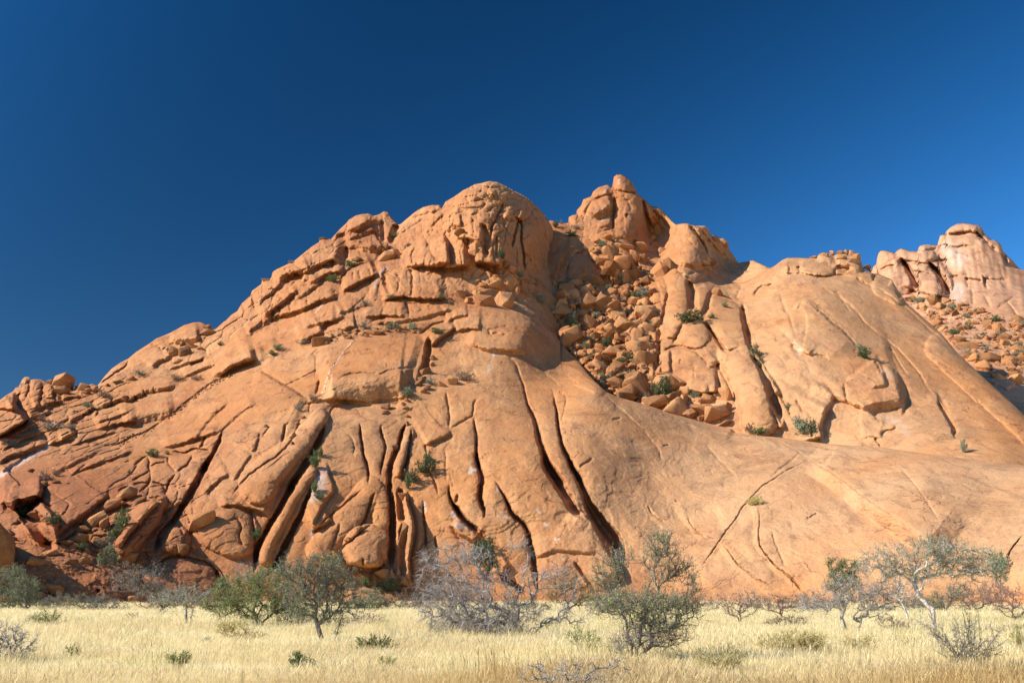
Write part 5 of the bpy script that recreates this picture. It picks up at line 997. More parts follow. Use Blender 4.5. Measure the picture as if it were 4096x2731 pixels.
def grow(bases, lean, targets, rg, step, jit, trunk_h, bend=0.0, fan=False):
    N = [np.array(b, float) for b in bases]; par = [-1] * len(bases); plen = [0.0] * len(bases)
    for i, b in enumerate(list(N)):                       # trunks
        q = i; n = max(2, int(trunk_h / step)); dirv = np.array([lean[i][0], lean[i][1], 1.0])
        p = b.copy()
        for s_ in range(n):
            p = p + dirv * (trunk_h / n) + rg.normal(size=3) * jit * 0.5 * step * np.array([1, 1, .3])
            N.append(p.copy()); par.append(q); plen.append(plen[q] + trunk_h / n); q = len(N) - 1
    nb = len(bases); ntr = len(N)
    arr = np.zeros((60000, 3)); arr[:len(N)] = N; cnt = len(N); pl = np.zeros(60000); pl[:cnt] = plen
    c0 = np.mean(arr[nb:cnt], 0); order = np.argsort(np.linalg.norm(targets - c0, axis=1) * (1 + 0.25 * rg.random(len(targets))))
    for t in targets[order]:
        dd = np.linalg.norm(arr[nb:cnt] - t, axis=1) + 0.30 * pl[nb:cnt]
        # prefer nodes lower than the target, so that limbs rise outward
        dd = dd + 0.5 * np.clip(arr[nb:cnt, 2] - t[2], 0, None)
        j = nb + int(np.argmin(dd))
        if fan and rg.random() < 0.6: j = int(rg.integers(0, ntr))          # shoots straight from the rootstock
        a = arr[j]; L = np.linalg.norm(t - a)
        if L < step * 0.5: continue
        n = max(1, int(round(L / step))); side = rg.normal(size=3) * L * jit; q = j
        for s_ in range(1, n + 1):
            u = s_ / n; p = a + (t - a) * u + side * math.sin(math.pi * u) + rg.normal(size=3) * step * jit * 0.6 + np.array([0, 0, bend * L * math.sin(math.pi * u)])
            arr[cnt] = p; par.append(q); pl[cnt] = pl[q] + L / n; q = cnt; cnt += 1
    return arr[:cnt].copy(), np.array(par)

def sample_crown(ells, n, rg, shell=0.35):
    """points in the crown's ellipsoids (cx, cy, cz, rx, ry, rz, weight), denser towards the outside"""
    E = np.array([e[:6] for e in ells]); w = np.array([(e[3] * e[4] * e[5]) ** 0.8 * (e[6] if len(e) > 6 else 1) for e in ells]); w /= w.sum()
    k = rg.choice(len(E), n, p=w); d = rg.normal(size=(n, 3)); d /= np.linalg.norm(d, axis=1)[:, None]
    r = rg.random(n) ** shell
    return E[k, :3] + d * r[:, None] * E[k, 3:]

def build_plant(name, bases, ells, rg, n_t=160, step=0.16, jit=0.16, trunk_h=0.5, lean=None, r_tip=0.006, r_exp=0.46, r_max=0.14, twigs=3, tw_len=0.25, tw_r=0.005, droop=0.0, up=0.25,
                leaves=0, leaf=0.035, wood='grey', leafmat='olive', leaf_from=0.0, bend=0.05, along=False, parts=('trunk', 'crown'), sides=None, sub=0.0, fan=False):
    sides = sides or (3 if parts == SH else 4)
    T = sample_crown(ells, n_t, rg); T[:, 2] = np.maximum(T[:, 2], 0.08)
    lean = lean or [(0, 0)] * len(bases)
    N, par = grow(bases, lean, T, rg, step, jit, trunk_h, bend, fan)
    nb = len(bases); n = len(N); tips = np.ones(n)
    haschild = np.zeros(n, bool); haschild[par[nb:]] = True; tips[haschild] = 0
    for i in range(n - 1, nb - 1, -1): tips[par[i]] += tips[i]
    R = np.minimum(r_tip * np.maximum(tips, 1) ** r_exp, r_max)
    e = np.arange(nb, n); V, F = tubes(N[par[e]], N[e], R[par[e]] * 0.97, R[e], sides)
    # twigs on the thinner wood
    thin = e[tips[e] < 0.10 * n_t + 4]; k = rg.choice(thin, int(len(thin) * twigs)) if len(thin) else np.zeros(0, int)
    ctr = np.mean([q[:3] for q in ells], 0); out = N[k] - ctr; out /= np.linalg.norm(out, axis=1)[:, None] + 1e-6
    d = rg.normal(size=(len(k), 3)) * 0.75 + out * 0.55 + np.array([0, 0, up - droop]); d /= np.linalg.norm(d, axis=1)[:, None] + 1e-9
    L = tw_len * rg.uniform(0.45, 1.25, len(k)); m1 = N[k] + d * (L * 0.5)[:, None]
    d2 = d + rg.normal(size=d.shape) * 0.45 + np.array([0, 0, up * 0.4 - droop]); d2 /= np.linalg.norm(d2, axis=1)[:, None] + 1e-9
    m2 = m1 + d2 * (L * 0.55)[:, None]
    Va, Fa = tubes(N[k], m1, np.full(len(k), tw_r), np.full(len(k), tw_r * .8), 3)
    c0, c1 = m1, m2
    if sub:
        q = rg.integers(0, len(k), int(len(k) * sub)); t = rg.random(len(q))[:, None]; a0 = np.where(t < .5, N[k[q]] + (m1[q] - N[k[q]]) * (0.4 + t), m1[q] + (m2[q] - m1[q]) * (2 * t - 1))
        dd = d2[q] * 0.6 + rg.normal(size=(len(q), 3)) * 0.7 + np.array([0, 0, up * 0.5 - droop]); dd /= np.linalg.norm(dd, axis=1)[:, None] + 1e-9
        c0 = np.vstack([c0, a0]); c1 = np.vstack([c1, a0 + dd * (tw_len * rg.uniform(.25, .7, len(q)))[:, None]])
    Vc, Fc = cones(c0, c1, np.full(len(c0), tw_r * .75))
    Vt = np.vstack([V, Va, Vc]); Ft = np.vstack([F, Fa + len(V)]); F3 = Fc + len(V) + len(Va)
    Vt[:, 2] = np.maximum(Vt[:, 2], -0.15)
    me = new_mesh(parts[0], Vt, Ft, F3); me.materials.append(WOOD[wood]); out_m = [(parts[0], me)]
    if leaves:
        nl = int(len(k) * leaves); q = rg.integers(0, len(k), nl); t = rg.random(nl) ** 0.7
        c = np.where((t < .5)[:, None], N[k[q]] + (m1[q] - N[k[q]]) * (2 * t)[:, None], m1[q] + (m2[q] - m1[q]) * (2 * t - 1)[:, None]) + rg.normal(size=(nl, 3)) * leaf * 0.7
        if leaf_from > 0:
            zc = np.percentile(c[:, 2], leaf_from * 100); c = c[c[:, 2] > zc]; nl = len(c)
        a = rg.normal(size=(nl, 3)); a /= np.linalg.norm(a, axis=1)[:, None]; b = np.cross(a, rg.normal(size=(nl, 3))); b /= np.linalg.norm(b, axis=1)[:, None] + 1e-9
        s = leaf * rg.uniform(.6, 1.3, nl)[:, None]
        Lv = np.stack([c - a * s, c + b * s * .45, c + a * s, c - b * s * .45], 1).reshape(-1, 3); Lv[:, 2] = np.maximum(Lv[:, 2], 0.01)
        lm = new_mesh(parts[1], Lv, np.arange(nl * 4).reshape(-1, 4)); lm.materials.append(LEAF[leafmat]); out_m.append((parts[1], lm))
    return out_m

NPLANT = [0]
def plant(name, label, cat, bases, ells, group=None, seed=None, **kw):
    """bases: photograph pixels where stems meet the ground; ells: crown lobes (x, y, rx, ry[, weight]) in photograph pixels"""
    NPLANT[0] += 1; rg = np.random.default_rng(seed if seed is not None else 500 + NPLANT[0])
    g0 = ground_pt(*bases[0]); rho = float(np.hypot(g0[0], g0[1])); s = rho / FPX * 1.03
    W_ = []
    for bx, by in bases:
        g1 = ground_pt(bx, by); W_.append(np.array([g1[0], g1[1], float(ground_z(g1[0], g1[1])) - 0.04]))
    root = W_[0].copy(); L = [w - root for w in W_]; E = []
    if kw.get('parts') == SH: L = [l * min(1.0, 0.22 / (np.linalg.norm(l) + 1e-6)) for l in L]      # stems leave one rootstock
    for i, q in enumerate(ells):
        c = point(q[0], q[1], rho + (rg.uniform(-.3, .3) * q[2] * s)) - root
        E.append((c[0], c[1], max(c[2], 0.1), q[2] * s, q[2] * s * 0.85, q[3] * s, q[4] if len(q) > 4 else 1))
    o = empty(name, root)
    for nm, me in build_plant(name, L, E, rg, **kw): add_obj(nm, me, None, o)
    return tag(o, label, cat, group)

SH = ('stems', 'foliage')
# trees of the plain
plant('acacia_tree', 'tall green thorn tree with dark multi-stemmed trunk right of the dead tree', 'tree', [(2530, 2652), (2550, 2650)],
      [(2440, 2300, 60, 70), (2495, 2225, 36, 50, 0.8), (2640, 2240, 66, 90), (2662, 2155, 30, 40, 0.7), (2725, 2290, 44, 50), (2775, 2350, 34, 34, 0.8), (2560, 2420, 160, 46), (2395, 2430, 60, 30), (2620, 2530, 130, 60), (2500, 2590, 70, 50), (2740, 2450, 60, 50, 0.7)],
      n_t=460, trunk_h=0.4, twigs=5.0, tw_len=0.40, leaves=5.0, leaf=0.024, wood='grey', leafmat='olive', r_tip=0.0055, r_max=0.14, jit=0.12, leaf_from=0.20, step=0.15, up=0.7, sub=1.0)
plant('dead_tree', 'huge leafless silver dead tree sprawling in the middle of the plain', 'tree', [(2050, 2560), (2062, 2558)],
      [(1800, 2290, 130, 110), (1880, 2210, 90, 60), (2075, 2220, 80, 90, 0.5), (1760, 2420, 110, 90), (2010, 2480, 190, 70, 1.8), (2230, 2300, 100, 50, 0.6), (2280, 2430, 80, 80, 0.9), (1880, 2490, 190, 70, 1.7), (2080, 2340, 90, 60, 0.4), (1920, 2350, 170, 90)],
      n_t=760, trunk_h=1.2, twigs=5.0, tw_len=0.40, tw_r=0.006, wood='silver', r_tip=0.009, r_max=0.12, jit=0.20, bend=0.16, droop=0.22, up=0.12, parts=('trunk', 'twigs'), step=0.18, sub=1.2)
plant('acacia_tree', 'flat-topped white-barked thorn tree with two leaning trunks at right', 'tree', [(3735, 2545), (3722, 2530)],
      [(3560, 2220, 100, 40), (3720, 2190, 120, 40, 1.3), (3850, 2230, 110, 45), (3900, 2290, 90, 30), (3640, 2270, 110, 40), (3500, 2260, 70, 50), (3770, 2260, 110, 40)],
      n_t=340, trunk_h=1.0, lean=[(0.12, 0), (-0.30, 0.1)], twigs=4.2, tw_len=0.34, leaves=6, leaf=0.030, wood='white', leafmat='dull', r_tip=0.009, r_max=0.12, jit=0.17, sub=1.0)
plant('thorn_tree', 'low grey half-dead thorn tree with crooked white branches left of the flat-topped tree', 'tree', [(3388, 2538), (3420, 2535)],
      [(3300, 2400, 90, 50), (3420, 2350, 100, 60), (3500, 2410, 70, 60), (3240, 2420, 60, 30), (3540, 2350, 60, 50)],
      n_t=300, trunk_h=0.7, lean=[(-0.25, 0), (0.6, 0)], twigs=4.4, tw_len=0.30, leaves=1.0, leaf=0.028, wood='silver', leafmat='dull', r_tip=0.009, r_max=0.09, jit=0.2, sub=1.0)
plant('acacia_tree', 'slim white-stemmed thorn tree standing behind the two at right', 'tree', [(3640, 2490)],
      [(3600, 2350, 90, 50), (3560, 2300, 70, 50), (3660, 2320, 70, 50)], n_t=120, trunk_h=0.9, lean=[(-0.2, 0)], twigs=3.2, tw_len=0.32, leaves=1.6, leaf=0.034, wood='white', leafmat='dull', r_tip=0.010, r_max=0.10)
plant('acacia_tree', 'grey twin-trunked thorn tree with mottled trunks left of centre', 'tree', [(1292, 2572), (1335, 2566)],
      [(1200, 2330, 100, 80), (1300, 2270, 90, 60), (1370, 2340, 80, 80), (1250, 2420, 110, 60), (1160, 2270, 60, 50), (1400, 2420, 60, 50), (1290, 2350, 100, 70)],
      n_t=340, trunk_h=1.0, lean=[(-0.32, 0), (0.22, 0)], twigs=5.0, tw_len=0.27, leaves=6.0, leaf=0.028, wood='grey', leafmat='dull', r_tip=0.008, r_max=0.10, jit=0.17, step=0.15, sub=1.2)
plant('thorn_bush', 'large spreading green thorn bush left of the twin-trunked tree', 'bush', [(1040, 2512), (1060, 2514), (1025, 2512)],
      [(950, 2360, 100, 60), (1060, 2330, 110, 60), (900, 2420, 80, 40), (1120, 2400, 90, 60), (1010, 2410, 120, 50), (1180, 2440, 60, 40), (860, 2410, 50, 26)],
      n_t=360, trunk_h=0.3, twigs=5.2, tw_len=0.36, leaves=9, leaf=0.032, wood='dark', leafmat='olive', r_tip=0.0085, r_max=0.09, parts=SH, up=0.15, sub=0.8)
plant('dead_bush', 'spray of bare grey branches rising above the large green thorn bush', 'bush', [(1010, 2505)], [(985, 2280, 60, 30), (1020, 2300, 50, 30)],
      n_t=60, trunk_h=1.2, twigs=3.5, tw_len=0.34, wood='silver', r_tip=0.010, r_max=0.06, parts=SH)
plant('acacia_tree', 'small flat-crowned thorn tree with pale forked trunk at left', 'tree', [(745, 2512), (758, 2508)],
      [(700, 2385, 80, 30), (770, 2375, 80, 32), (640, 2400, 40, 18), (740, 2400, 100, 22)], n_t=170, trunk_h=1.0, lean=[(-0.08, 0), (0.12, 0)], twigs=5.0, tw_len=0.30, leaves=3.0, leaf=0.034, wood='white', leafmat='dull', r_tip=0.0095, r_max=0.09)
plant('bush', 'big tangled grey-brown bush at the mountain foot left of the small tree', 'bush', [(640, 2462), (620, 2460)],
      [(560, 2340, 100, 50), (650, 2370, 90, 50), (590, 2290, 70, 40), (690, 2390, 60, 34), (500, 2300, 60, 40)], n_t=220, trunk_h=0.4, twigs=3.6, tw_len=0.5, leaves=1.8, leaf=0.05, wood='grey', leafmat='grey', r_tip=0.013, r_max=0.1, parts=SH)
plant('bush', 'purplish brown bush low at the mountain foot beside the small tree', 'bush', [(610, 2445)], [(590, 2400, 60, 34), (640, 2410, 50, 26)], n_t=90, trunk_h=0.2, twigs=4, tw_len=0.45, leaves=0.8, leaf=0.05, wood='red', leafmat='rust', r_tip=0.013, parts=SH)
plant('tree', 'dark round green tree in the shadow at the left edge', 'tree', [(55, 2445)], [(30, 2320, 70, 50), (90, 2370, 60, 50), (20, 2390, 60, 40)], n_t=180, trunk_h=0.9, twigs=4, tw_len=0.5, leaves=5, leaf=0.055, wood='grey', leafmat='dull', r_tip=0.013, r_max=0.13)
plant('bush', 'grey-green bush against the shaded rock right of the left edge tree', 'bush', [(115, 2446)], [(110, 2375, 40, 50), (85, 2350, 30, 34)], n_t=110, trunk_h=0.5, twigs=4, tw_len=0.45, leaves=4, leaf=0.055, wood='grey', leafmat='dull', r_tip=0.013, parts=SH)
plant('bush', 'low grey bush at the foot of the shaded rock, left', 'bush', [(235, 2440)], [(230, 2400, 44, 26), (200, 2412, 40, 18)], n_t=90, trunk_h=0.15, twigs=4, tw_len=0.4, leaves=3, leaf=0.05, wood='grey', leafmat='grey', r_tip=0.012, parts=SH)
plant('bush', 'low olive bush touching the lit dome of rock at lower left', 'bush', [(155, 2440)], [(140, 2415, 50, 14), (180, 2418, 40, 12)], n_t=60, trunk_h=0.1, twigs=4, tw_len=0.35, leaves=3, leaf=0.05, wood='grey', leafmat='dull', r_tip=0.012, parts=SH)
plant('dead_bush', 'leafless grey fallen bush with a bleached trunk at the left edge', 'bush', [(40, 2655), (110, 2650)],
      [(20, 2530, 70, 50), (80, 2570, 60, 40), (30, 2600, 90, 40, 1.4), (-40, 2560, 80, 60)], n_t=260, trunk_h=0.25, twigs=3.4, tw_len=0.22, tw_r=0.0045, wood='silver', r_tip=0.007, r_max=0.09, jit=0.2, parts=SH, step=0.11)
plant('dead_bush', 'sprawling grey thorny dead shrub cut by the bottom edge at centre', 'bush', [(2300, 2790), (2380, 2785), (2220, 2788)],
      [(2160, 2690, 80, 40), (2300, 2690, 90, 50), (2430, 2680, 70, 50), (2490, 2650, 30, 30), (2330, 2730, 180, 30)], n_t=150, trunk_h=0.1, twigs=2.4, tw_len=0.16, tw_r=0.005, leaves=0.8, leaf=0.018, wood='silver', leafmat='grey', r_tip=0.007, r_max=0.035, jit=0.2, parts=SH, step=0.09)
plant('thorn_bush', 'sparse spiky grey-green shrub with long shoots at the right edge foreground', 'bush', [(3840, 2690), (3880, 2695), (3930, 2690), (3800, 2685), (3960, 2690)],
      [(3720, 2500, 40, 50), (3800, 2540, 70, 70), (3900, 2530, 80, 70), (3960, 2590, 60, 70), (3850, 2600, 80, 50), (3990, 2540, 40, 60)], n_t=95, trunk_h=0.15, twigs=3.8, tw_len=0.18, tw_r=0.0035, leaves=1.0, leaf=0.016, wood='grey', leafmat='dull', r_tip=0.004, r_max=0.016, jit=0.045, parts=SH, step=0.12, r_exp=0.4, fan=True)
plant('shoot_plant', 'slim pale green shoots rising above the spiky shrub at right', 'plant', [(3900, 2680)], [(3880, 2420, 40, 60), (3960, 2400, 20, 70)], n_t=9, trunk_h=0.2, fan=True, twigs=2, tw_len=0.1, leaves=1, leaf=0.016, wood='green', leafmat='lime', r_tip=0.006, r_max=0.012, jit=0.06, parts=SH)
plant('bush', 'reddish twiggy bush with cream seed heads between two bigger trees', 'bush', [(2955, 2492)], [(2910, 2400, 60, 36), (2990, 2400, 60, 40), (2950, 2440, 60, 30)], n_t=190, trunk_h=0.15, twigs=4, tw_len=0.3, leaves=0.9, leaf=0.035, wood='red', leafmat='cream', r_tip=0.010, r_max=0.05, parts=SH)
plant('bush', 'brown twiggy bush left of the crooked white-branched tree', 'bush', [(3125, 2480)], [(3100, 2410, 60, 34), (3170, 2410, 60, 34)], n_t=170, trunk_h=0.2, twigs=4, tw_len=0.32, leaves=0.9, leaf=0.04, wood='red', leafmat='rust', r_tip=0.010, parts=SH)
plant('bush', 'low dark mounded bush in the grass below the brown twiggy bush', 'bush', [(3140, 2512), (3180, 2512), (3100, 2512)], [(3120, 2490, 60, 18), (3180, 2485, 50, 22)], n_t=160, trunk_h=0.08, twigs=4.5, tw_len=0.18, leaves=2, leaf=0.03, wood='dark', leafmat='rust', r_tip=0.009, parts=SH)
plant('bush', 'purple-grey leafless bush at the right edge', 'bush', [(4058, 2486)], [(4000, 2390, 70, 44), (4090, 2380, 80, 50), (4050, 2430, 60, 34), (4150, 2400, 60, 50)], n_t=240, trunk_h=0.2, twigs=4.2, tw_len=0.36, wood='red', r_tip=0.0105, r_max=0.06, parts=SH)
plant('bush', 'grey-purple thicket behind the trunk of the flat-topped tree', 'bush', [(3900, 2452), (3960, 2450)], [(3880, 2390, 90, 40), (3960, 2370, 70, 40)], n_t=190, trunk_h=0.2, twigs=4, tw_len=0.5, leaves=1, leaf=0.05, wood='red', leafmat='grey', r_tip=0.013, parts=SH)
plant('bush', 'dark green bush behind the flat-topped tree beside its trunk', 'bush', [(3800, 2450), (3760, 2450)], [(3790, 2390, 60, 34), (3740, 2400, 60, 30), (3840, 2360, 40, 30)], n_t=150, trunk_h=0.2, twigs=4, tw_len=0.45, leaves=4, leaf=0.05, wood='grey', leafmat='dull', r_tip=0.013, parts=SH)
plant('bush', 'grey-green bush between the crooked tree and the flat-topped tree', 'bush', [(3480, 2452), (3540, 2450)], [(3470, 2400, 70, 40), (3560, 2400, 60, 40), (3640, 2410, 50, 30)], n_t=160, trunk_h=0.2, twigs=4, tw_len=0.45, leaves=2.6, leaf=0.05, wood='grey', leafmat='grey', r_tip=0.013, parts=SH)
plant('bush', 'tall dark green bush against the slab behind the crooked tree', 'bush', [(3350, 2445)], [(3340, 2260, 30, 30), (3400, 2270, 40, 34), (3370, 2330, 60, 50)], n_t=150, trunk_h=1.6, twigs=4.5, tw_len=0.5, leaves=6, leaf=0.06, wood='grey', leafmat='green', r_tip=0.014, r_max=0.12, parts=SH)
plant('bush', 'small bush below the dark crevice at the right end of the slab', 'bush', [(4010, 2440)], [(3990, 2270, 36, 36), (4000, 2310, 26, 26)], n_t=90, trunk_h=2.2, twigs=4, tw_len=0.45, leaves=4, leaf=0.055, wood='grey', leafmat='dull', r_tip=0.014, parts=SH)
plant('bush', 'low brown-grey twiggy shrub by the trunks of the flat-topped tree', 'bush', [(3570, 2525), (3620, 2526)], [(3560, 2490, 50, 26), (3620, 2495, 40, 22)], n_t=130, trunk_h=0.1, twigs=3.6, tw_len=0.18, leaves=0.7, leaf=0.028, wood='red', leafmat='grey', r_tip=0.009, parts=SH)
plant('bush', 'yellow-green bush with dark twigs behind the right of the dead tree', 'bush', [(2270, 2455), (2330, 2455)], [(2240, 2360, 70, 50), (2330, 2380, 70, 50), (2290, 2330, 60, 40)], n_t=210, trunk_h=0.3, twigs=3.8, tw_len=0.45, leaves=2, leaf=0.05, wood='dark', leafmat='brown', r_tip=0.012, parts=SH)
plant('bush', 'green tree-like bush partly hidden behind the dead tree', 'bush', [(1935, 2450)], [(1930, 2215, 44, 34), (1950, 2260, 40, 34)], n_t=120, trunk_h=2.6, twigs=4.4, tw_len=0.5, leaves=7, leaf=0.06, wood='grey', leafmat='dark', r_tip=0.014, r_max=0.12, parts=SH)
plant('bush', 'grey twiggy bush behind the left limbs of the dead tree', 'bush', [(1830, 2455), (1780, 2452)], [(1800, 2390, 80, 46), (1860, 2370, 70, 50)], n_t=160, trunk_h=0.3, twigs=4, tw_len=0.45, leaves=1.5, leaf=0.05, wood='grey', leafmat='grey', r_tip=0.012, parts=SH)
plant('bush', 'round dark green bush at the mountain foot right of the twin-trunked tree', 'bush', [(1480, 2448), (1500, 2450)], [(1480, 2400, 70, 40), (1430, 2415, 40, 26), (1530, 2415, 40, 26)], n_t=200, trunk_h=0.2, twigs=4.4, tw_len=0.4, leaves=5, leaf=0.05, wood='grey', leafmat='dull', r_tip=0.012, parts=SH)
plant('bush', 'low twiggy brown bush in the grass right of the twin-trunked tree', 'bush', [(1460, 2510), (1430, 2512)], [(1470, 2470, 60, 28), (1400, 2490, 50, 20), (1520, 2492, 36, 18)], n_t=170, trunk_h=0.1, twigs=3.8, tw_len=0.24, leaves=0.6, leaf=0.03, wood='red', leafmat='rust', r_tip=0.009, parts=SH)
plant('bush', 'dark shaded shrub under the crown of the twin-trunked tree', 'bush', [(1200, 2522), (1350, 2510)], [(1180, 2480, 70, 30), (1330, 2490, 60, 24)], n_t=170, trunk_h=0.1, twigs=4, tw_len=0.22, leaves=2.2, leaf=0.03, wood='dark', leafmat='brown', r_tip=0.009, parts=SH)
plant('bush', 'low bush with pale yellow leaves in front of the large thorn bush', 'bush', [(960, 2570), (1000, 2570), (920, 2568)], [(940, 2520, 60, 30), (1010, 2540, 50, 22), (890, 2510, 30, 30)], n_t=150, trunk_h=0.08, twigs=4, tw_len=0.14, leaves=3.6, leaf=0.026, wood='straw', leafmat='yellow', r_tip=0.006, parts=SH)
plant('bush', 'pale green plume-like shrub in the grass at far left', 'bush', [(190, 2515), (215, 2518), (160, 2512)], [(190, 2470, 40, 34), (230, 2480, 26, 26), (150, 2480, 40, 22)], n_t=120, trunk_h=0.2, twigs=4, tw_len=0.22, leaves=2.2, leaf=0.024, wood='green', leafmat='lime', r_tip=0.006, parts=SH, up=0.8, fan=True, jit=0.07)
plant('bush', 'low flat olive plant lying in the pale grass at left', 'plant', [(350, 2492), (390, 2492), (320, 2490)], [(340, 2482, 36, 8), (395, 2484, 20, 6)], n_t=60, trunk_h=0.04, twigs=4, tw_len=0.14, leaves=3, leaf=0.04, wood='green', leafmat='olive', r_tip=0.007, parts=SH)
plant('dead_bush', 'low spray of bare twigs in the pale grass left of the small tree', 'bush', [(545, 2492)], [(540, 2462, 40, 20), (580, 2475, 40, 12), (510, 2480, 30, 10)], n_t=46, trunk_h=0.05, twigs=2, tw_len=0.2, wood='grey', r_tip=0.009, parts=SH)
plant('dead_bush', 'small dry twig bush just left of the small flat-crowned tree', 'bush', [(650, 2472)], [(650, 2450, 26, 16), (670, 2462, 20, 10)], n_t=40, trunk_h=0.06, twigs=3, tw_len=0.16, wood='red', r_tip=0.008, parts=SH)
plant('succulent_bush', 'dark upright candelabra succulent in the grass right of the twin trunks', 'plant', [(1500, 2615), (1470, 2612), (1530, 2612), (1550, 2610), (1440, 2608)], [(1450, 2575, 30, 24), (1490, 2565, 26, 24), (1540, 2575, 30, 26), (1570, 2590, 20, 14)], n_t=120, trunk_h=0.08, twigs=2.4, tw_len=0.10, tw_r=0.012, leaves=3, leaf=0.02, wood='green', leafmat='brown', r_tip=0.012, r_exp=0.2, parts=SH, up=1.2, fan=True, jit=0.06)
plant('succulent_bush', 'small dark upright succulent in the grass before the flat-topped tree', 'plant', [(3650, 2600), (3630, 2598), (3670, 2598)], [(3640, 2570, 30, 18), (3665, 2575, 20, 14)], n_t=60, trunk_h=0.06, twigs=2.4, tw_len=0.09, tw_r=0.011, leaves=3, leaf=0.02, wood='green', leafmat='brown', r_tip=0.011, r_exp=0.2, parts=SH, up=1.2, fan=True, jit=0.06)
plant('bush', 'small lone round olive shrub in the grass at lower left', 'plant', [(292, 2642), (300, 2640)], [(290, 2605, 22, 20), (305, 2615, 16, 14)], n_t=90, trunk_h=0.08, twigs=3.6, tw_len=0.08, leaves=4, leaf=0.018, wood='green', leafmat='brown', r_tip=0.005, parts=SH)
plant('herb', 'bright green leafy herb in the golden grass below the twin-trunked tree', 'plant', [(1190, 2685), (1180, 2684)], [(1185, 2640, 24, 26), (1205, 2650, 18, 20)], n_t=70, trunk_h=0.1, twigs=4, tw_len=0.09, leaves=4, leaf=0.022, wood='green', leafmat='green', r_tip=0.005, parts=SH, up=1.0, fan=True, jit=0.06)
plant('herb', 'dull brownish green herb beside the bright green one', 'plant', [(1240, 2690)], [(1235, 2655, 26, 22)], n_t=60, trunk_h=0.08, twigs=3.5, tw_len=0.09, leaves=3, leaf=0.02, wood='green', leafmat='brown', r_tip=0.005, parts=SH, up=0.8, fan=True, jit=0.07)
plant('herb', 'green herb clump in the golden grass below the pale yellow bush', 'plant', [(700, 2665), (735, 2662)], [(695, 2635, 26, 18), (740, 2630, 22, 20)], n_t=70, trunk_h=0.08, twigs=4, tw_len=0.09, leaves=3, leaf=0.022, wood='green', leafmat='lime', r_tip=0.005, parts=SH, up=1.0, fan=True, jit=0.06)
plant('herb', 'pale green herb in the grass under the dark succulent', 'plant', [(1560, 2670)], [(1550, 2645, 36, 18)], n_t=50, trunk_h=0.06, twigs=3.5, tw_len=0.09, leaves=2.6, leaf=0.02, wood='straw', leafmat='lime', r_tip=0.005, parts=SH, up=0.8, fan=True, jit=0.07)
plant('broom_shrub', 'wide yellow-green broom shrub in the grass right of the tall green tree', 'bush', [(2880, 2700), (2840, 2705), (2930, 2695)], [(2830, 2630, 70, 50), (2910, 2620, 70, 40), (2870, 2660, 90, 30)], n_t=130, trunk_h=0.1, twigs=3.0, tw_len=0.16, leaves=1.6, leaf=0.016, wood='straw', leafmat='lime', r_tip=0.005, parts=SH, up=0.9, fan=True, jit=0.06)
plant('broom_shrub', 'straw-yellow broom shrub spreading in the grass at right of centre', 'bush', [(3130, 2625), (3060, 2620), (3220, 2620)], [(3080, 2570, 50, 30), (3180, 2560, 70, 34), (3270, 2570, 50, 32)], n_t=200, trunk_h=0.1, twigs=3.6, tw_len=0.16, leaves=2.4, leaf=0.02, wood='straw', leafmat='yellow', r_tip=0.005, parts=SH, up=0.9, fan=True, jit=0.06)
plant('broom_shrub', 'thin yellow broom shrub under the crooked white-branched tree', 'bush', [(3440, 2615)], [(3400, 2570, 40, 26), (3480, 2570, 36, 30)], n_t=90, trunk_h=0.1, twigs=3.2, tw_len=0.16, leaves=2, leaf=0.02, wood='straw', leafmat='yellow', r_tip=0.005, parts=SH, up=0.9, fan=True, jit=0.06)
plant('broom_shrub', 'yellow-green broom shrub at the right edge behind the spiky shrub', 'bush', [(4080, 2620)], [(4080, 2560, 40, 40)], n_t=90, trunk_h=0.1, twigs=3.4, tw_len=0.16, leaves=2.4, leaf=0.02, wood='straw', leafmat='lime', r_tip=0.005, parts=SH, up=0.9, fan=True, jit=0.06)
plant('broom_shrub', 'greenish shrub growing through the lower right limbs of the dead tree', 'bush', [(2340, 2610), (2290, 2600)], [(2310, 2550, 60, 34), (2370, 2560, 40, 30)], n_t=130, trunk_h=0.1, twigs=3.6, tw_len=0.18, leaves=2.4, leaf=0.02, wood='green', leafmat='lime', r_tip=0.005, parts=SH, up=0.7)
plant('herb', 'taller of two small grey-green herbs in the grass at lower right', 'plant', [(3275, 2690)], [(3275, 2670, 26, 20)], n_t=40, trunk_h=0.06, twigs=3.5, tw_len=0.08, leaves=3, leaf=0.02, wood='green', leafmat='dull', r_tip=0.005, parts=SH, up=0.8, fan=True, jit=0.07)
plant('herb', 'shorter of two small grey-green herbs in the grass at lower right', 'plant', [(3200, 2690)], [(3200, 2675, 20, 14)], n_t=30, trunk_h=0.06, twigs=3.5, tw_len=0.08, leaves=3, leaf=0.02, wood='green', leafmat='dull', r_tip=0.005, parts=SH, up=0.8, fan=True, jit=0.07)
plant('herb', 'small herb in front of the spiky shrub at lower right', 'plant', [(3715, 2670)], [(3715, 2655, 26, 14)], n_t=30, trunk_h=0.06, twigs=3.5, tw_len=0.08, leaves=2.5, leaf=0.02, wood='green', leafmat='dull', r_tip=0.005, parts=SH, up=0.8, fan=True, jit=0.07)
plant('herb', 'small grey herb left of the pale yellow bush', 'plant', [(835, 2580)], [(832, 2562, 14, 12)], n_t=24, trunk_h=0.05, twigs=3.5, tw_len=0.12, leaves=2.5, leaf=0.025, wood='grey', leafmat='grey', r_tip=0.005, parts=SH, up=0.8, fan=True, jit=0.07)
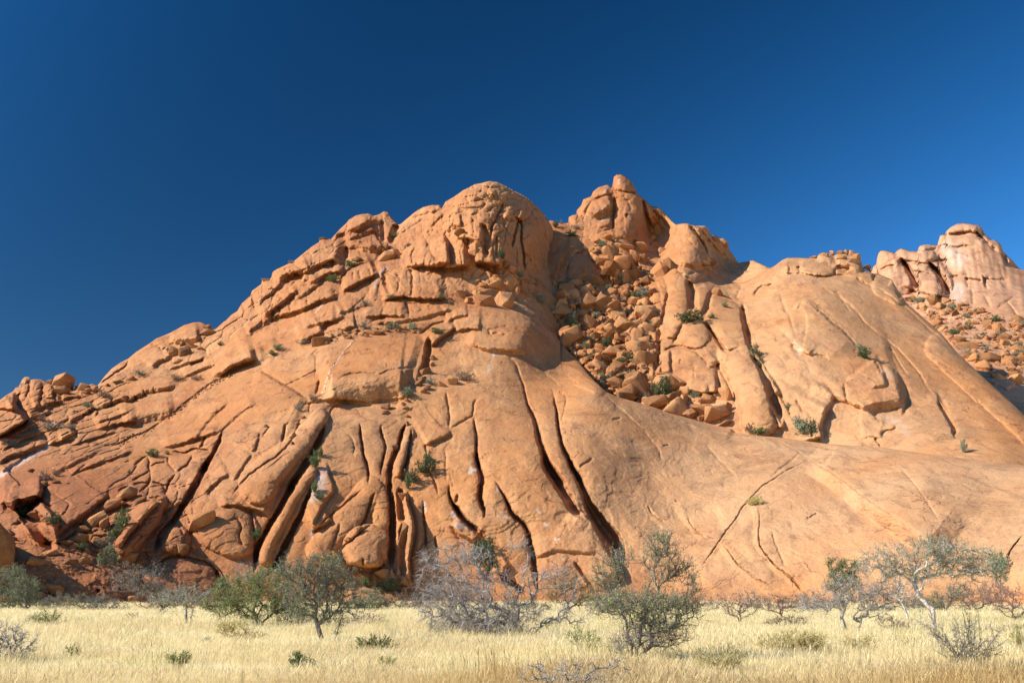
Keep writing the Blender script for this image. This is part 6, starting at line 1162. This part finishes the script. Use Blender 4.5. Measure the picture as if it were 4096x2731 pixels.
plant('dead_bush', 'dry fallen stick lying in the golden grass at lower left', 'branch', [(530, 2700)], [(530, 2692, 40, 8), (580, 2696, 20, 4)], n_t=12, trunk_h=0.04, twigs=1, tw_len=0.1, wood='silver', r_tip=0.008, r_max=0.016, parts=SH)
plant('bush', 'row of dark bush at the mountain foot left of the reddish bush', 'bush', [(2800, 2452), (2740, 2452)], [(2790, 2400, 60, 36), (2720, 2410, 60, 34), (2850, 2420, 40, 24)], n_t=150, trunk_h=0.2, twigs=4, tw_len=0.42, leaves=1.2, leaf=0.05, wood='red', leafmat='grey', r_tip=0.012, parts=SH)

plant('scrub_bush', 'low grey-green scrub at the mountain foot under the shaded dome of rock', 'bush', [(330, 2448)], [(310, 2410, 60, 28), (370, 2424, 46, 16)], group='scrub along the mountain foot', n_t=80, trunk_h=0.12, twigs=4, tw_len=0.4, leaves=2.4, leaf=0.05, wood='grey', leafmat='dull', r_tip=0.012, parts=SH)
plant('scrub_bush', 'low grey scrub between the shaded rock and the tangled brown bush', 'bush', [(430, 2448)], [(410, 2410, 60, 28), (470, 2424, 46, 16)], group='scrub along the mountain foot', n_t=80, trunk_h=0.12, twigs=4, tw_len=0.4, leaves=2.4, leaf=0.05, wood='grey', leafmat='grey', r_tip=0.012, parts=SH)
plant('scrub_bush', 'low brown scrub behind the left end of the large thorn bush', 'bush', [(840, 2448)], [(820, 2410, 60, 28), (880, 2424, 46, 16)], group='scrub along the mountain foot', n_t=80, trunk_h=0.12, twigs=4, tw_len=0.4, leaves=2.4, leaf=0.05, wood='red', leafmat='rust', r_tip=0.012, parts=SH)
plant('scrub_bush', 'low rusty scrub at the foot right of the dark round bush', 'bush', [(1610, 2448)], [(1590, 2410, 60, 28), (1650, 2424, 46, 16)], group='scrub along the mountain foot', n_t=80, trunk_h=0.12, twigs=4, tw_len=0.4, leaves=2.4, leaf=0.05, wood='red', leafmat='rust', r_tip=0.012, parts=SH)
plant('scrub_bush', 'grey scrub at the foot just left of the dead tree', 'bush', [(1690, 2448)], [(1670, 2410, 60, 28), (1730, 2424, 46, 16)], group='scrub along the mountain foot', n_t=80, trunk_h=0.12, twigs=4, tw_len=0.4, leaves=2.4, leaf=0.05, wood='grey', leafmat='grey', r_tip=0.012, parts=SH)
plant('scrub_bush', 'grey-green scrub behind the trunk of the dead tree', 'bush', [(2120, 2448)], [(2100, 2410, 60, 28), (2160, 2424, 46, 16)], group='scrub along the mountain foot', n_t=80, trunk_h=0.12, twigs=4, tw_len=0.4, leaves=2.4, leaf=0.05, wood='grey', leafmat='dull', r_tip=0.012, parts=SH)
plant('scrub_bush', 'scrub behind the left skirts of the tall green tree', 'bush', [(2430, 2448)], [(2410, 2410, 60, 28), (2470, 2424, 46, 16)], group='scrub along the mountain foot', n_t=80, trunk_h=0.12, twigs=4, tw_len=0.4, leaves=2.4, leaf=0.05, wood='grey', leafmat='dull', r_tip=0.012, parts=SH)
plant('scrub_bush', 'brown scrub behind the right skirts of the tall green tree', 'bush', [(2640, 2448)], [(2620, 2410, 60, 28), (2680, 2424, 46, 16)], group='scrub along the mountain foot', n_t=80, trunk_h=0.12, twigs=4, tw_len=0.4, leaves=2.4, leaf=0.05, wood='red', leafmat='rust', r_tip=0.012, parts=SH)
plant('scrub_bush', 'pale scrub between the two reddish twiggy bushes', 'bush', [(3040, 2448)], [(3020, 2410, 60, 28), (3080, 2424, 46, 16)], group='scrub along the mountain foot', n_t=80, trunk_h=0.12, twigs=4, tw_len=0.4, leaves=2.4, leaf=0.05, wood='grey', leafmat='grey', r_tip=0.012, parts=SH)
plant('scrub_bush', 'dull green scrub behind the brown twiggy bush', 'bush', [(3230, 2448)], [(3210, 2410, 60, 28), (3270, 2424, 46, 16)], group='scrub along the mountain foot', n_t=80, trunk_h=0.12, twigs=4, tw_len=0.4, leaves=2.4, leaf=0.05, wood='grey', leafmat='dull', r_tip=0.012, parts=SH)
plant('scrub_bush', 'brown scrub behind the left limb of the crooked tree', 'bush', [(3300, 2448)], [(3280, 2410, 60, 28), (3340, 2424, 46, 16)], group='scrub along the mountain foot', n_t=80, trunk_h=0.12, twigs=4, tw_len=0.4, leaves=2.4, leaf=0.05, wood='red', leafmat='rust', r_tip=0.012, parts=SH)
plant('scrub_bush', 'grey scrub behind the trunks of the flat-topped tree', 'bush', [(3700, 2448)], [(3680, 2410, 60, 28), (3740, 2424, 46, 16)], group='scrub along the mountain foot', n_t=80, trunk_h=0.12, twigs=4, tw_len=0.4, leaves=2.4, leaf=0.05, wood='grey', leafmat='grey', r_tip=0.012, parts=SH)

# ------------------------------------------------------------------ bushes growing on the rock
def bush_proto(i, wood, leafm, squash, leaves):
    rg = np.random.default_rng(900 + i)
    return build_plant('bush', [np.zeros(3), np.array([.2, .1, 0]), np.array([-.2, -.1, 0])], [(0, 0, .35, .8, .8, .35 * squash), (.3, .1, .5, .5, .5, .4), (-.35, 0, .4, .5, .5, .35), (.1, -.3, .6, .4, .4, .35)], rg,
                       n_t=46, step=0.25, trunk_h=0.2, twigs=4, tw_len=0.3, tw_r=0.010, leaves=leaves, leaf=0.075, wood=wood, leafmat=leafm, r_tip=0.016, r_max=0.06, parts=SH, sides=3)
PROTO = {'g': bush_proto(1, 'grey', 'green', 1.0, 6), 'd': bush_proto(2, 'grey', 'dull', 1.0, 5), 'r': bush_proto(3, 'red', 'rust', 1.0, 2.2), 'y': bush_proto(4, 'straw', 'yellow', 1.2, 6), 's': bush_proto(5, 'grey', 'grey', 0.9, 3), 'k': bush_proto(6, 'dark', 'dark', 1.0, 6)}

def rock_bush(sheet, reg, x, y, rx, ry, kind, label, name='bush', group='bushes growing on the rock', cat='bush'):
    ox, oy, k = REG[reg]; X_, Y_ = ox + x / k, oy + (y + ry * 0.8) / k
    rho = on_sheet(sheet, X_, Y_); s = rho / FPX / k
    o = empty(name, point(X_, Y_, rho - 0.12)); tag(o, label, cat, group)
    o.scale = (rx * s * 1.4, rx * s * 1.1, ry * s * 2.4); o.rotation_euler = (0, 0, random.uniform(0, 6.28))
    for nm, me in PROTO[kind]: add_obj(nm, me, None, o)

rb = rock_bush
rb(A, 'R5', 1640, 615, 62, 40, 'd', 'grey-green bush at the foot of the overhang on the central slab')
rb(A, 'R5', 1845, 508, 44, 30, 's', 'grey bush beside the boulders in the notch')
rb(A, 'R5', 2140, 465, 84, 38, 'r', 'dark reddish bush at the end of the boulder line above the ribs')
rb(A, 'R5', 785, 655, 40, 28, 'r', 'small brown bush at the head of the long pillar')
rb(A, 'R5', 655, 735, 34, 30, 's', 'small grey bush left of the head of the long pillar')
rb(A, 'R5', 1075, 695, 44, 16, 'r', 'flat brown shrub on the ledge above the cracked slab')
rb(A, 'R5', 800, 1225, 46, 60, 'g', 'green bush growing in the cleft beside the long pillar')
rb(A, 'R5', 850, 1150, 30, 34, 'g', 'small green bush at the top of the pale patch')
rb(A, 'R9', 800, 340, 34, 42, 'g', 'green bush hanging on the pale rock patch')
rb(A, 'R9', 845, 415, 44, 26, 'g', 'low green bush at the bottom of the pale rock patch')
rb(A, 'R5', 1820, 1200, 44, 46, 'k', 'dark green tree crown clinging to the crack in the central rib')
rb(A, 'R5', 1800, 1280, 90, 54, 'k', 'wide green bush below the tree clinging to the central rib')
rb(A, 'R5', 1690, 1370, 54, 50, 'k', 'trailing green foliage left of the clinging tree')
rb(A, 'R9', 1640, 300, 30, 60, 'g', 'green foliage hanging down the edge of the chimney')
rb(A, 'R9', 278, 765, 42, 34, 'g', 'green bush in the crack beside the dark rough block')
rb(A, 'R9', 1390, 1050, 62, 26, 'k', 'low green shrub at the foot of the cone-shaped block')
rb(A, 'R9', 1470, 1228, 86, 44, 'k', 'dark green bush in front of the tallest pointed stone')
rb(A, 'R9', 1255, 1190, 56, 36, 'g', 'green bush left of the leftmost pointed stone')
rb(A, 'R9', 950, 1010, 92, 50, 'y', 'rounded golden grass clump above the twin-trunked tree', 'grass_clump', 'grass clumps on the rock', 'plant')
rb(A, 'R10', 1240, 405, 18, 42, 'g', 'narrow green bush in the right-hand cleft')
rb(A, 'R10', 300, 900, 90, 70, 'k', 'dark green tree against the rock behind the dead tree')
rb(A, 'R11', 545, 517, 44, 24, 'y', 'yellow grass clump on the crack of the smooth right slab', 'grass_clump', 'grass clumps on the rock', 'plant')
rb(A, 'R11', 2190, 950, 50, 50, 'd', 'bush at the mouth of the dark crevice at the right end')
rb(B, 'R6', 1680, 600, 84, 86, 'k', 'largest dark green tree in the lower gully')
rb(B, 'R6', 1790, 735, 60, 30, 'g', 'bright green bush at the slab edge below the gully tree')
rb(B, 'R6', 1400, 458, 66, 34, 'd', 'grey-green bush in the middle of the lower gully')
rb(B, 'R6', 1150, 530, 50, 40, 's', 'pale grey bush at the left edge of the lower gully')
rb(B, 'R6', 1380, 298, 62, 24, 'g', 'green bush beside the squared block in the gully')
rb(B, 'R6', 1180, 165, 52, 34, 'k', 'dark bush between blocks in the gully')
rb(B, 'R6', 1310, 325, 40, 18, 'g', 'small green shrub in front of the split block pair')
rb(B, 'R6', 990, 185, 34, 26, 'd', 'bush above the shaded flank of the gully')
rb(B, 'R6', 1050, 280, 36, 18, 'g', 'low green shrub on the left side of the gully')
rb(B, 'R6', 1460, 190, 22, 44, 'd', 'narrow bush between two upright stones in the gully')
rb(B, 'R6', 1730, 450, 34, 22, 's', 'grey shrub at the foot of the big wall')
rb(B, 'R6', 1380, 545, 34, 22, 's', 'pale twiggy shrub low in the gully')
rb(B, 'R3', 1930, 1392, 116, 40, 'k', 'wide dark green bush on top of the rounded block right of the pillars')
rb(B, 'R3', 1440, 1195, 50, 28, 'g', 'green bush left of the tall pillars')
rb(B, 'R3', 1505, 1165, 60, 44, 's', 'grey bush behind the boulders left of the tall pillars')
rb(B, 'R3', 1475, 1292, 46, 26, 'g', 'green shrub low beside the tall pillars')
rb(B, 'R3', 1290, 725, 26, 26, 'k', 'dark bush at the foot of the pointed summit')
rb(B, 'R3', 1110, 875, 46, 22, 'g', 'green bush on the right edge of the triangular slab')
rb(B, 'R3', 1225, 945, 62, 30, 'd', 'grey-green bush right of the triangular slab')
rb(B, 'R3', 1285, 1030, 42, 34, 'd', 'bush below and right of the triangular slab')
rb(B, 'R3', 850, 1050, 56, 20, 'd', 'bush at the foot of the triangular slab')
rb(B, 'R3', 640, 1320, 56, 34, 'd', 'bush in the shaded upper left of the gully')
rb(B, 'R3', 870, 1400, 66, 50, 'd', 'large grey-green bush left of the leaning block in the gully')
rb(B, 'R3', 910, 1500, 66, 36, 'd', 'wide low bush under the leaning block in the gully')
rb(B, 'R3', 1380, 965, 0.5, 0.5, 's', 'tiny grey shrub between the upper gully boulders')
rb(B, 'R3', 1900, 1025, 22, 12, 'g', 'small green shrub beside the top of the tall pillar')
rb(B, 'R3', 2120, 1380, 34, 20, 'g', 'small bush in the joint right of the wide dark bush')
rb(B, 'R3', 720, 560, 34, 26, 'k', 'dark bush on the skyline of the saddle')
rb(B, 'R3', 772, 537, 18, 20, 's', 'pale leafless shrub on the skyline of the saddle')
rb(B, 'R3', 860, 640, 56, 26, 'k', 'dark shrub in the shaded saddle')
rb(B, 'R3', 900, 580, 46, 18, 's', 'grey shrub in the saddle below the summit')
rb(A, 'R3', 300, 1240, 42, 24, 'g', 'green bush on the big rounded boulder below the dome')
rb(A, 'R3', 590, 1230, 44, 40, 'd', 'grey-green bush on the boulder slope below the dome')
rb(A, 'R3', 240, 825, 34, 42, 'k', 'dark green bush in the deep joint of the dome')
rb(A, 'R3', 400, 1010, 46, 22, 'd', 'bush at the foot of the dome')
rb(A, 'R3', 170, 300, 16, 8, 'g', 'tiny green bush near the top of the dome')
rb(B, 'R7', 510, 725, 60, 60, 'k', 'round dark green tree at the head of the cleft in the right dome')
rb(B, 'R7', 545, 800, 30, 40, 'k', 'trailing green bush below the tree in the cleft')
rb(B, 'R7', 1475, 715, 66, 40, 'k', 'dark green bush in the long crack of the right dome')
rb(B, 'R7', 1425, 650, 30, 22, 'd', 'small bush at the upper end of the long crack')
rb(B, 'R7', 520, 1408, 76, 24, 'g', 'low bright green shrub at the foot of the right-hand pillar')
rb(B, 'R7', 450, 1375, 52, 42, 'r', 'brown twiggy bush at the foot of the right-hand pillar')
rb(B, 'R7', 915, 1380, 84, 56, 'd', 'grey-green bush among stones where the right dome meets the slab')
rb(B, 'R7', 1040, 1425, 48, 70, 'k', 'dark green bush hugging the foot of the right dome')
rb(B, 'R7', 870, 1310, 50, 34, 's', 'pale grey shrub among stones at the foot of the right dome')
rb(B, 'R7', 790, 1190, 20, 30, 'g', 'small green shrub in the joint left of the right dome')
rb(B, 'R7', 220, 270, 42, 20, 'd', 'shrub on the broken top of the left block of the dome')
rb(B, 'R11', 1950, 155, 26, 34, 'd', 'bush at the foot of the dark crack at far right')
rb(A, 'R1', 370, 1065, 40, 24, 'r', 'small brown tree standing on the left slope')
rb(A, 'R1', 450, 1135, 64, 40, 's', 'grey bush right of the small tree on the left slope')
rb(A, 'R1', 925, 850, 64, 30, 'r', 'brown bush below the left skyline boulders')
rb(A, 'R1', 210, 1235, 44, 26, 'r', 'brown bush on the far left slope')
rb(A, 'R1', 95, 1292, 54, 26, 's', 'grey bush near the left edge of the slope')
rb(A, 'R1', 1590, 705, 64, 26, 'r', 'brown bush on the ledge below the left skyline hump')
rb(A, 'R1', 1250, 660, 60, 20, 's', 'pale grey shrubs line on the upper left ledge')
rb(A, 'R1', 1360, 1378, 60, 26, 'g', 'bright green bush above the jointed blocks on the left slope')
rb(A, 'R1', 1500, 1370, 20, 14, 'g', 'tiny green bush right of the bright green one on the left slope')
rb(A, 'R1', 775, 940, 34, 18, 'd', 'green-grey bush on the ledges of the left slope')
rb(A, 'R1', 630, 1135, 44, 20, 's', 'grey shrub on the lower ledges of the left slope')
rb(A, 'R1', 1530, 450, 44, 20, 'g', 'green bush under the overhang on the left skyline hump')
rb(A, 'R1', 1970, 395, 28, 16, 'g', 'bright green bush right of the left skyline hump')
rb(A, 'R1', 1760, 700, 60, 18, 'r', 'brown shrub on the ledge right of centre of the left slope')
rb(A, 'R2', 960, 935, 66, 26, 'g', 'green bush on the ledge below the left ridge')
rb(A, 'R2', 1130, 800, 52, 24, 'g', 'green bush below the dark hollow on the left ridge')
rb(A, 'R2', 1525, 540, 40, 20, 'g', 'bright green bush in the notch left of the dome')
rb(A, 'R2', 1480, 1095, 60, 16, 'd', 'long low shrub at the foot of the cliff band')
rb(A, 'R2', 1640, 1100, 70, 12, 'd', 'low grey-green shrub strip right along the cliff band foot')
rb(A, 'R2', 1250, 1150, 60, 18, 's', 'grey shrub on the slope left of the cliff band')
rb(A, 'R2', 1910, 1400, 70, 22, 'g', 'green bush lying on the tilted block right of the ledge row')
rb(A, 'R2', 1680, 1360, 42, 30, 'd', 'bush at the right end of the ledge row')
rb(A, 'R2', 1250, 1350, 62, 30, 's', 'grey bush above the ledge row of boulders')
rb(A, 'R2', 1510, 1360, 66, 24, 'd', 'grey-green bush in the middle of the ledge row')
rb(A, 'R2', 1930, 1095, 60, 18, 'd', 'green shrub under the right end of the cliff band')
rb(A, 'R2', 1640, 630, 26, 14, 'g', 'small green bush left of the big block on the dome')
rb(A, 'R2', 700, 1500, 60, 20, 's', 'pale shrub on the slope below the ridge blocks')
rb(A, 'R2', 590, 780, 30, 14, 'r', 'tiny brown shrub on the left skyline')
rb(A, 'R5', 470, 205, 66, 24, 'd', 'green-grey bush on the ledge left of the boulder row')
rb(A, 'R5', 430, 255, 40, 20, 'g', 'small green bush below the ledge left of the boulder row')
rb(A, 'R8', 1100, 640, 60, 60, 'g', 'fresh light green bush among the blocks at lower left')
rb(A, 'R8', 1030, 760, 60, 60, 'g', 'light green bush left of the standing dark block')
rb(A, 'R8', 970, 860, 66, 50, 's', 'grey bush below the light green bush at lower left')
rb(A, 'R8', 955, 980, 66, 66, 'd', 'grey-green bush right of the big shadow at lower left')
rb(A, 'R8', 190, 565, 54, 30, 'k', 'dark bush in the shaded hollow at lower left')
rb(A, 'R8', 470, 630, 64, 40, 'k', 'dark bush right of the flattened boulder in the hollow')
rb(A, 'R8', 735, 872, 46, 22, 'g', 'olive bush on the stones above the big shadow')
rb(A, 'R8', 400, 250, 56, 34, 'r', 'brown bush in the gap at far lower left')
rb(A, 'R8', 500, 210, 36, 24, 'r', 'small rusty bush on the orange rock at far lower left')
rb(A, 'R8', 1530, 920, 46, 30, 'd', 'small dull bush at the foot of the rounded block')
rb(A, 'R8', 1155, 195, 16, 14, 'g', 'tiny green plant in the crack above the jointed blocks')
rgb_ = np.random.default_rng(77); cnt = 0; lo, hi = SCREE.min(0), SCREE.max(0)
while cnt < 46:
    x, y = rgb_.uniform(lo[0], hi[0]), rgb_.uniform(lo[1], hi[1])
    if not in_poly(x, y, SCREE): continue
    r = rgb_.uniform(6, 20)
    kd = rgb_.choice(['d', 'g', 's', 'd'])
    rb(C, 'R0', x, y, r, r * 0.5, kd, ('larger ' if r > 13 else 'small ') + {'d': 'grey-green', 'g': 'green', 's': 'pale grey'}[kd] + ' shrub ' + ('high on the far scree' if y < 1270 else 'midway down the far scree' if y < 1400 else 'low on the far scree') + (' by the right edge' if x > 3980 else ' near the right dome' if x < 3830 else ''), 'shrub', 'shrubs on the far scree slope', 'shrub'); cnt += 1
cnt = 0; lo, hi = GULLY.min(0), GULLY.max(0)
while cnt < 52:
    x, y = rgb_.uniform(lo[0], hi[0]), rgb_.uniform(lo[1], hi[1])
    if not in_poly(x, y, GULLY): continue
    r = rgb_.uniform(8, 20)
    kd = rgb_.choice(['d', 'g', 's', 'd'])
    rb(B, 'R0', x, y, r, r * 0.6, kd, ('bigger ' if r > 14 else 'tiny ') + {'d': 'grey-green', 'g': 'green', 's': 'pale grey'}[kd] + ' shrub between gully boulders, ' + ('near the summit foot' if y < 1130 else 'in the upper gully' if y < 1270 else 'in the middle of the gully' if y < 1420 else 'near the bottom of the gully') + (', right side' if x > 2450 else ', left side'), 'shrub', 'tiny shrubs in the gully', 'shrub'); cnt += 1
# ------------------------------------------------------------------ grass
def tuft_mesh(i, n, h, spread):
    rg = np.random.default_rng(300 + i); V = []; F = []
    for b in range(n):
        a = rg.uniform(0, 6.283); p = rg.normal(size=2) * spread * 0.45; hh = h * rg.uniform(.5, 1.15); l = rg.uniform(.05, .55) * hh; w = rg.uniform(.0014, .0028) * (1 + 2.2 * spread)
        d = np.array([math.cos(a), math.sin(a), 0]); s = np.array([-d[1], d[0], 0]) * w; p0 = np.array([p[0], p[1], -0.03])
        p1 = p0 + d * l * .3 + np.array([0, 0, hh * .55]); p2 = p0 + d * l + np.array([0, 0, hh * rg.uniform(.8, 1.0)])
        k = len(V); V += [p0 - s, p0 + s, p1 + s * .9, p1 - s * .9, p2]; F.append((k, k + 1, k + 2)); F.append((k, k + 2, k + 3)); F.append((k + 3, k + 2, k + 4))
        if rg.random() < .45:                                      # seed head
            q = p2 + d * .04 + np.array([0, 0, .05]); e = s * 1.8; V += [p1 * .25 + p2 * .75 - e, p1 * .25 + p2 * .75 + e, q]; F.append((k + 5, k + 6, k + 7))
    return new_mesh('tuft', np.array(V), None, np.array(F))

def grass_material(name='straw_grass', ca=(0.86, 0.73, 0.40), cb=(0.94, 0.84, 0.54)):
    k = NT(name); oi = k.n('ObjectInfo'); gi = k.n('NewGeometry')
    at = k.n('Attribute', attribute_name='gold'); at.attribute_type = 'INSTANCER'
    c = k.mix(gi.outputs['Random Per Island'], ca, cb)
    c2 = k.mix(gi.outputs['Random Per Island'], (0.58, 0.40, 0.16), (0.76, 0.58, 0.28))
    c = k.mix(at.outputs['Fac'], c, c2)
    k.l(c, k.b.inputs['Base Color']); k.b.inputs['Roughness'].default_value = 0.8; k.b.inputs['Specular IOR Level'].default_value = 0.1
    tr = k.n('BsdfTranslucent'); k.l(c, tr.inputs['Color']); ms = k.n('MixShader'); ms.inputs[0].default_value = 0.5
    k.l(k.b.outputs[0], ms.inputs[1]); k.l(tr.outputs[0], ms.inputs[2]); k.l(ms.outputs[0], k.t.nodes['Material Output'].inputs['Surface'])
    return k.m

GRASS = grass_material()
def grass_field(name, label, r0, r1, n, tuft, seed, smin, smax, mat=None):
    rg = np.random.default_rng(seed); r = np.sqrt(rg.uniform(r0 * r0, r1 * r1, n)); a = rg.uniform(-38, 38, n) * math.pi / 180
    x, y = r * np.sin(a), r * np.cos(a)
    den = fbm(np.stack([x / 5, y / 5, x * 0 + seed], -1), 3); keep = rg.random(n) < np.clip(0.68 + 1.7 * den, 0.08, 1)
    x, y, r, den = x[keep], y[keep], r[keep], den[keep]
    P = np.stack([x, y, ground_z(x, y)], -1); m = new_mesh(name, P)
    gold = np.clip(sstep(24, 18.0, r) * 0.8 + 1.4 * fbm(np.stack([x / 7, y / 7, x * 0 + 40], -1), 3) * sstep(70, 22, r), 0, 1)
    for nm, arr in (('gold', gold), ('sc', rg.uniform(smin, smax, len(x)) * np.clip(1 + 1.3 * den, 0.4, 2)), ('rz', rg.uniform(0, 6.283, len(x)))):
        t = m.attributes.new(nm, 'FLOAT', 'POINT'); t.data.foreach_set('value', arr.astype(np.float32))
    o = add_obj(name, m); tag(o, label, 'grass', None, 'stuff')
    tm = tuft; tm.materials.append(mat or GRASS)
    to = bpy.data.objects.new('grass_tuft_source', tm)              # not linked to the scene: only the field's source shape
    ng = bpy.data.node_groups.new(name, 'GeometryNodeTree')
    ng.interface.new_socket('Geometry', in_out='INPUT', socket_type='NodeSocketGeometry'); ng.interface.new_socket('Geometry', in_out='OUTPUT', socket_type='NodeSocketGeometry')
    N = ng.nodes; gi = N.new('NodeGroupInput'); go = N.new('NodeGroupOutput'); ip = N.new('GeometryNodeInstanceOnPoints'); ob = N.new('GeometryNodeObjectInfo'); ob.inputs['Object'].default_value = to
    sc = N.new('GeometryNodeInputNamedAttribute'); sc.data_type = 'FLOAT'; sc.inputs['Name'].default_value = 'sc'
    rz = N.new('GeometryNodeInputNamedAttribute'); rz.data_type = 'FLOAT'; rz.inputs['Name'].default_value = 'rz'
    cx = N.new('ShaderNodeCombineXYZ'); e2 = N.new('FunctionNodeEulerToRotation'); mp = N.new('GeometryNodeMeshToPoints')
    L = ng.links
    L.new(gi.outputs[0], mp.inputs['Mesh']); L.new(mp.outputs[0], ip.inputs['Points']); L.new(ob.outputs['Geometry'], ip.inputs['Instance'])
    L.new(rz.outputs['Attribute'], cx.inputs['Z']); L.new(cx.outputs[0], e2.inputs[0]); L.new(e2.outputs[0], ip.inputs['Rotation']); L.new(sc.outputs['Attribute'], ip.inputs['Scale'])
    L.new(ip.outputs[0], go.inputs[0])
    md = o.modifiers.new('grass', 'NODES'); md.node_group = ng
    return o

grass_field('near_grass', 'dry golden grass in the near foreground', 15, 30, 22000, tuft_mesh(1, 34, 0.27, 0.26), 1, 0.6, 1.25)
grass_field('tall_grass', 'taller wispy dry grass stems standing in the foreground', 15, 48, 6000, tuft_mesh(2, 9, 0.50, 0.34), 2, 0.6, 1.2)
grass_field('middle_grass', 'pale straw grass of the middle plain', 28, 70, 34000, tuft_mesh(3, 36, 0.26, 0.50), 3, 0.7, 1.3)
grass_field('far_grass', 'pale straw grass reaching the foot of the mountain', 66, 150, 30000, tuft_mesh(4, 40, 0.30, 1.0), 4, 0.8, 1.4)
grass_field('tussock_grass', 'scattered taller tussocks of dry grass across the plain', 16, 95, 3800, tuft_mesh(5, 46, 0.46, 0.42), 5, 0.5, 1.15)
GREENISH = grass_material('greenish_grass', (0.42, 0.42, 0.16), (0.66, 0.60, 0.28))
grass_field('green_tufts', 'greenish tufts scattered through the dry grass', 17, 70, 1500, tuft_mesh(6, 40, 0.36, 0.40), 8, 0.5, 1.2, GREENISH)
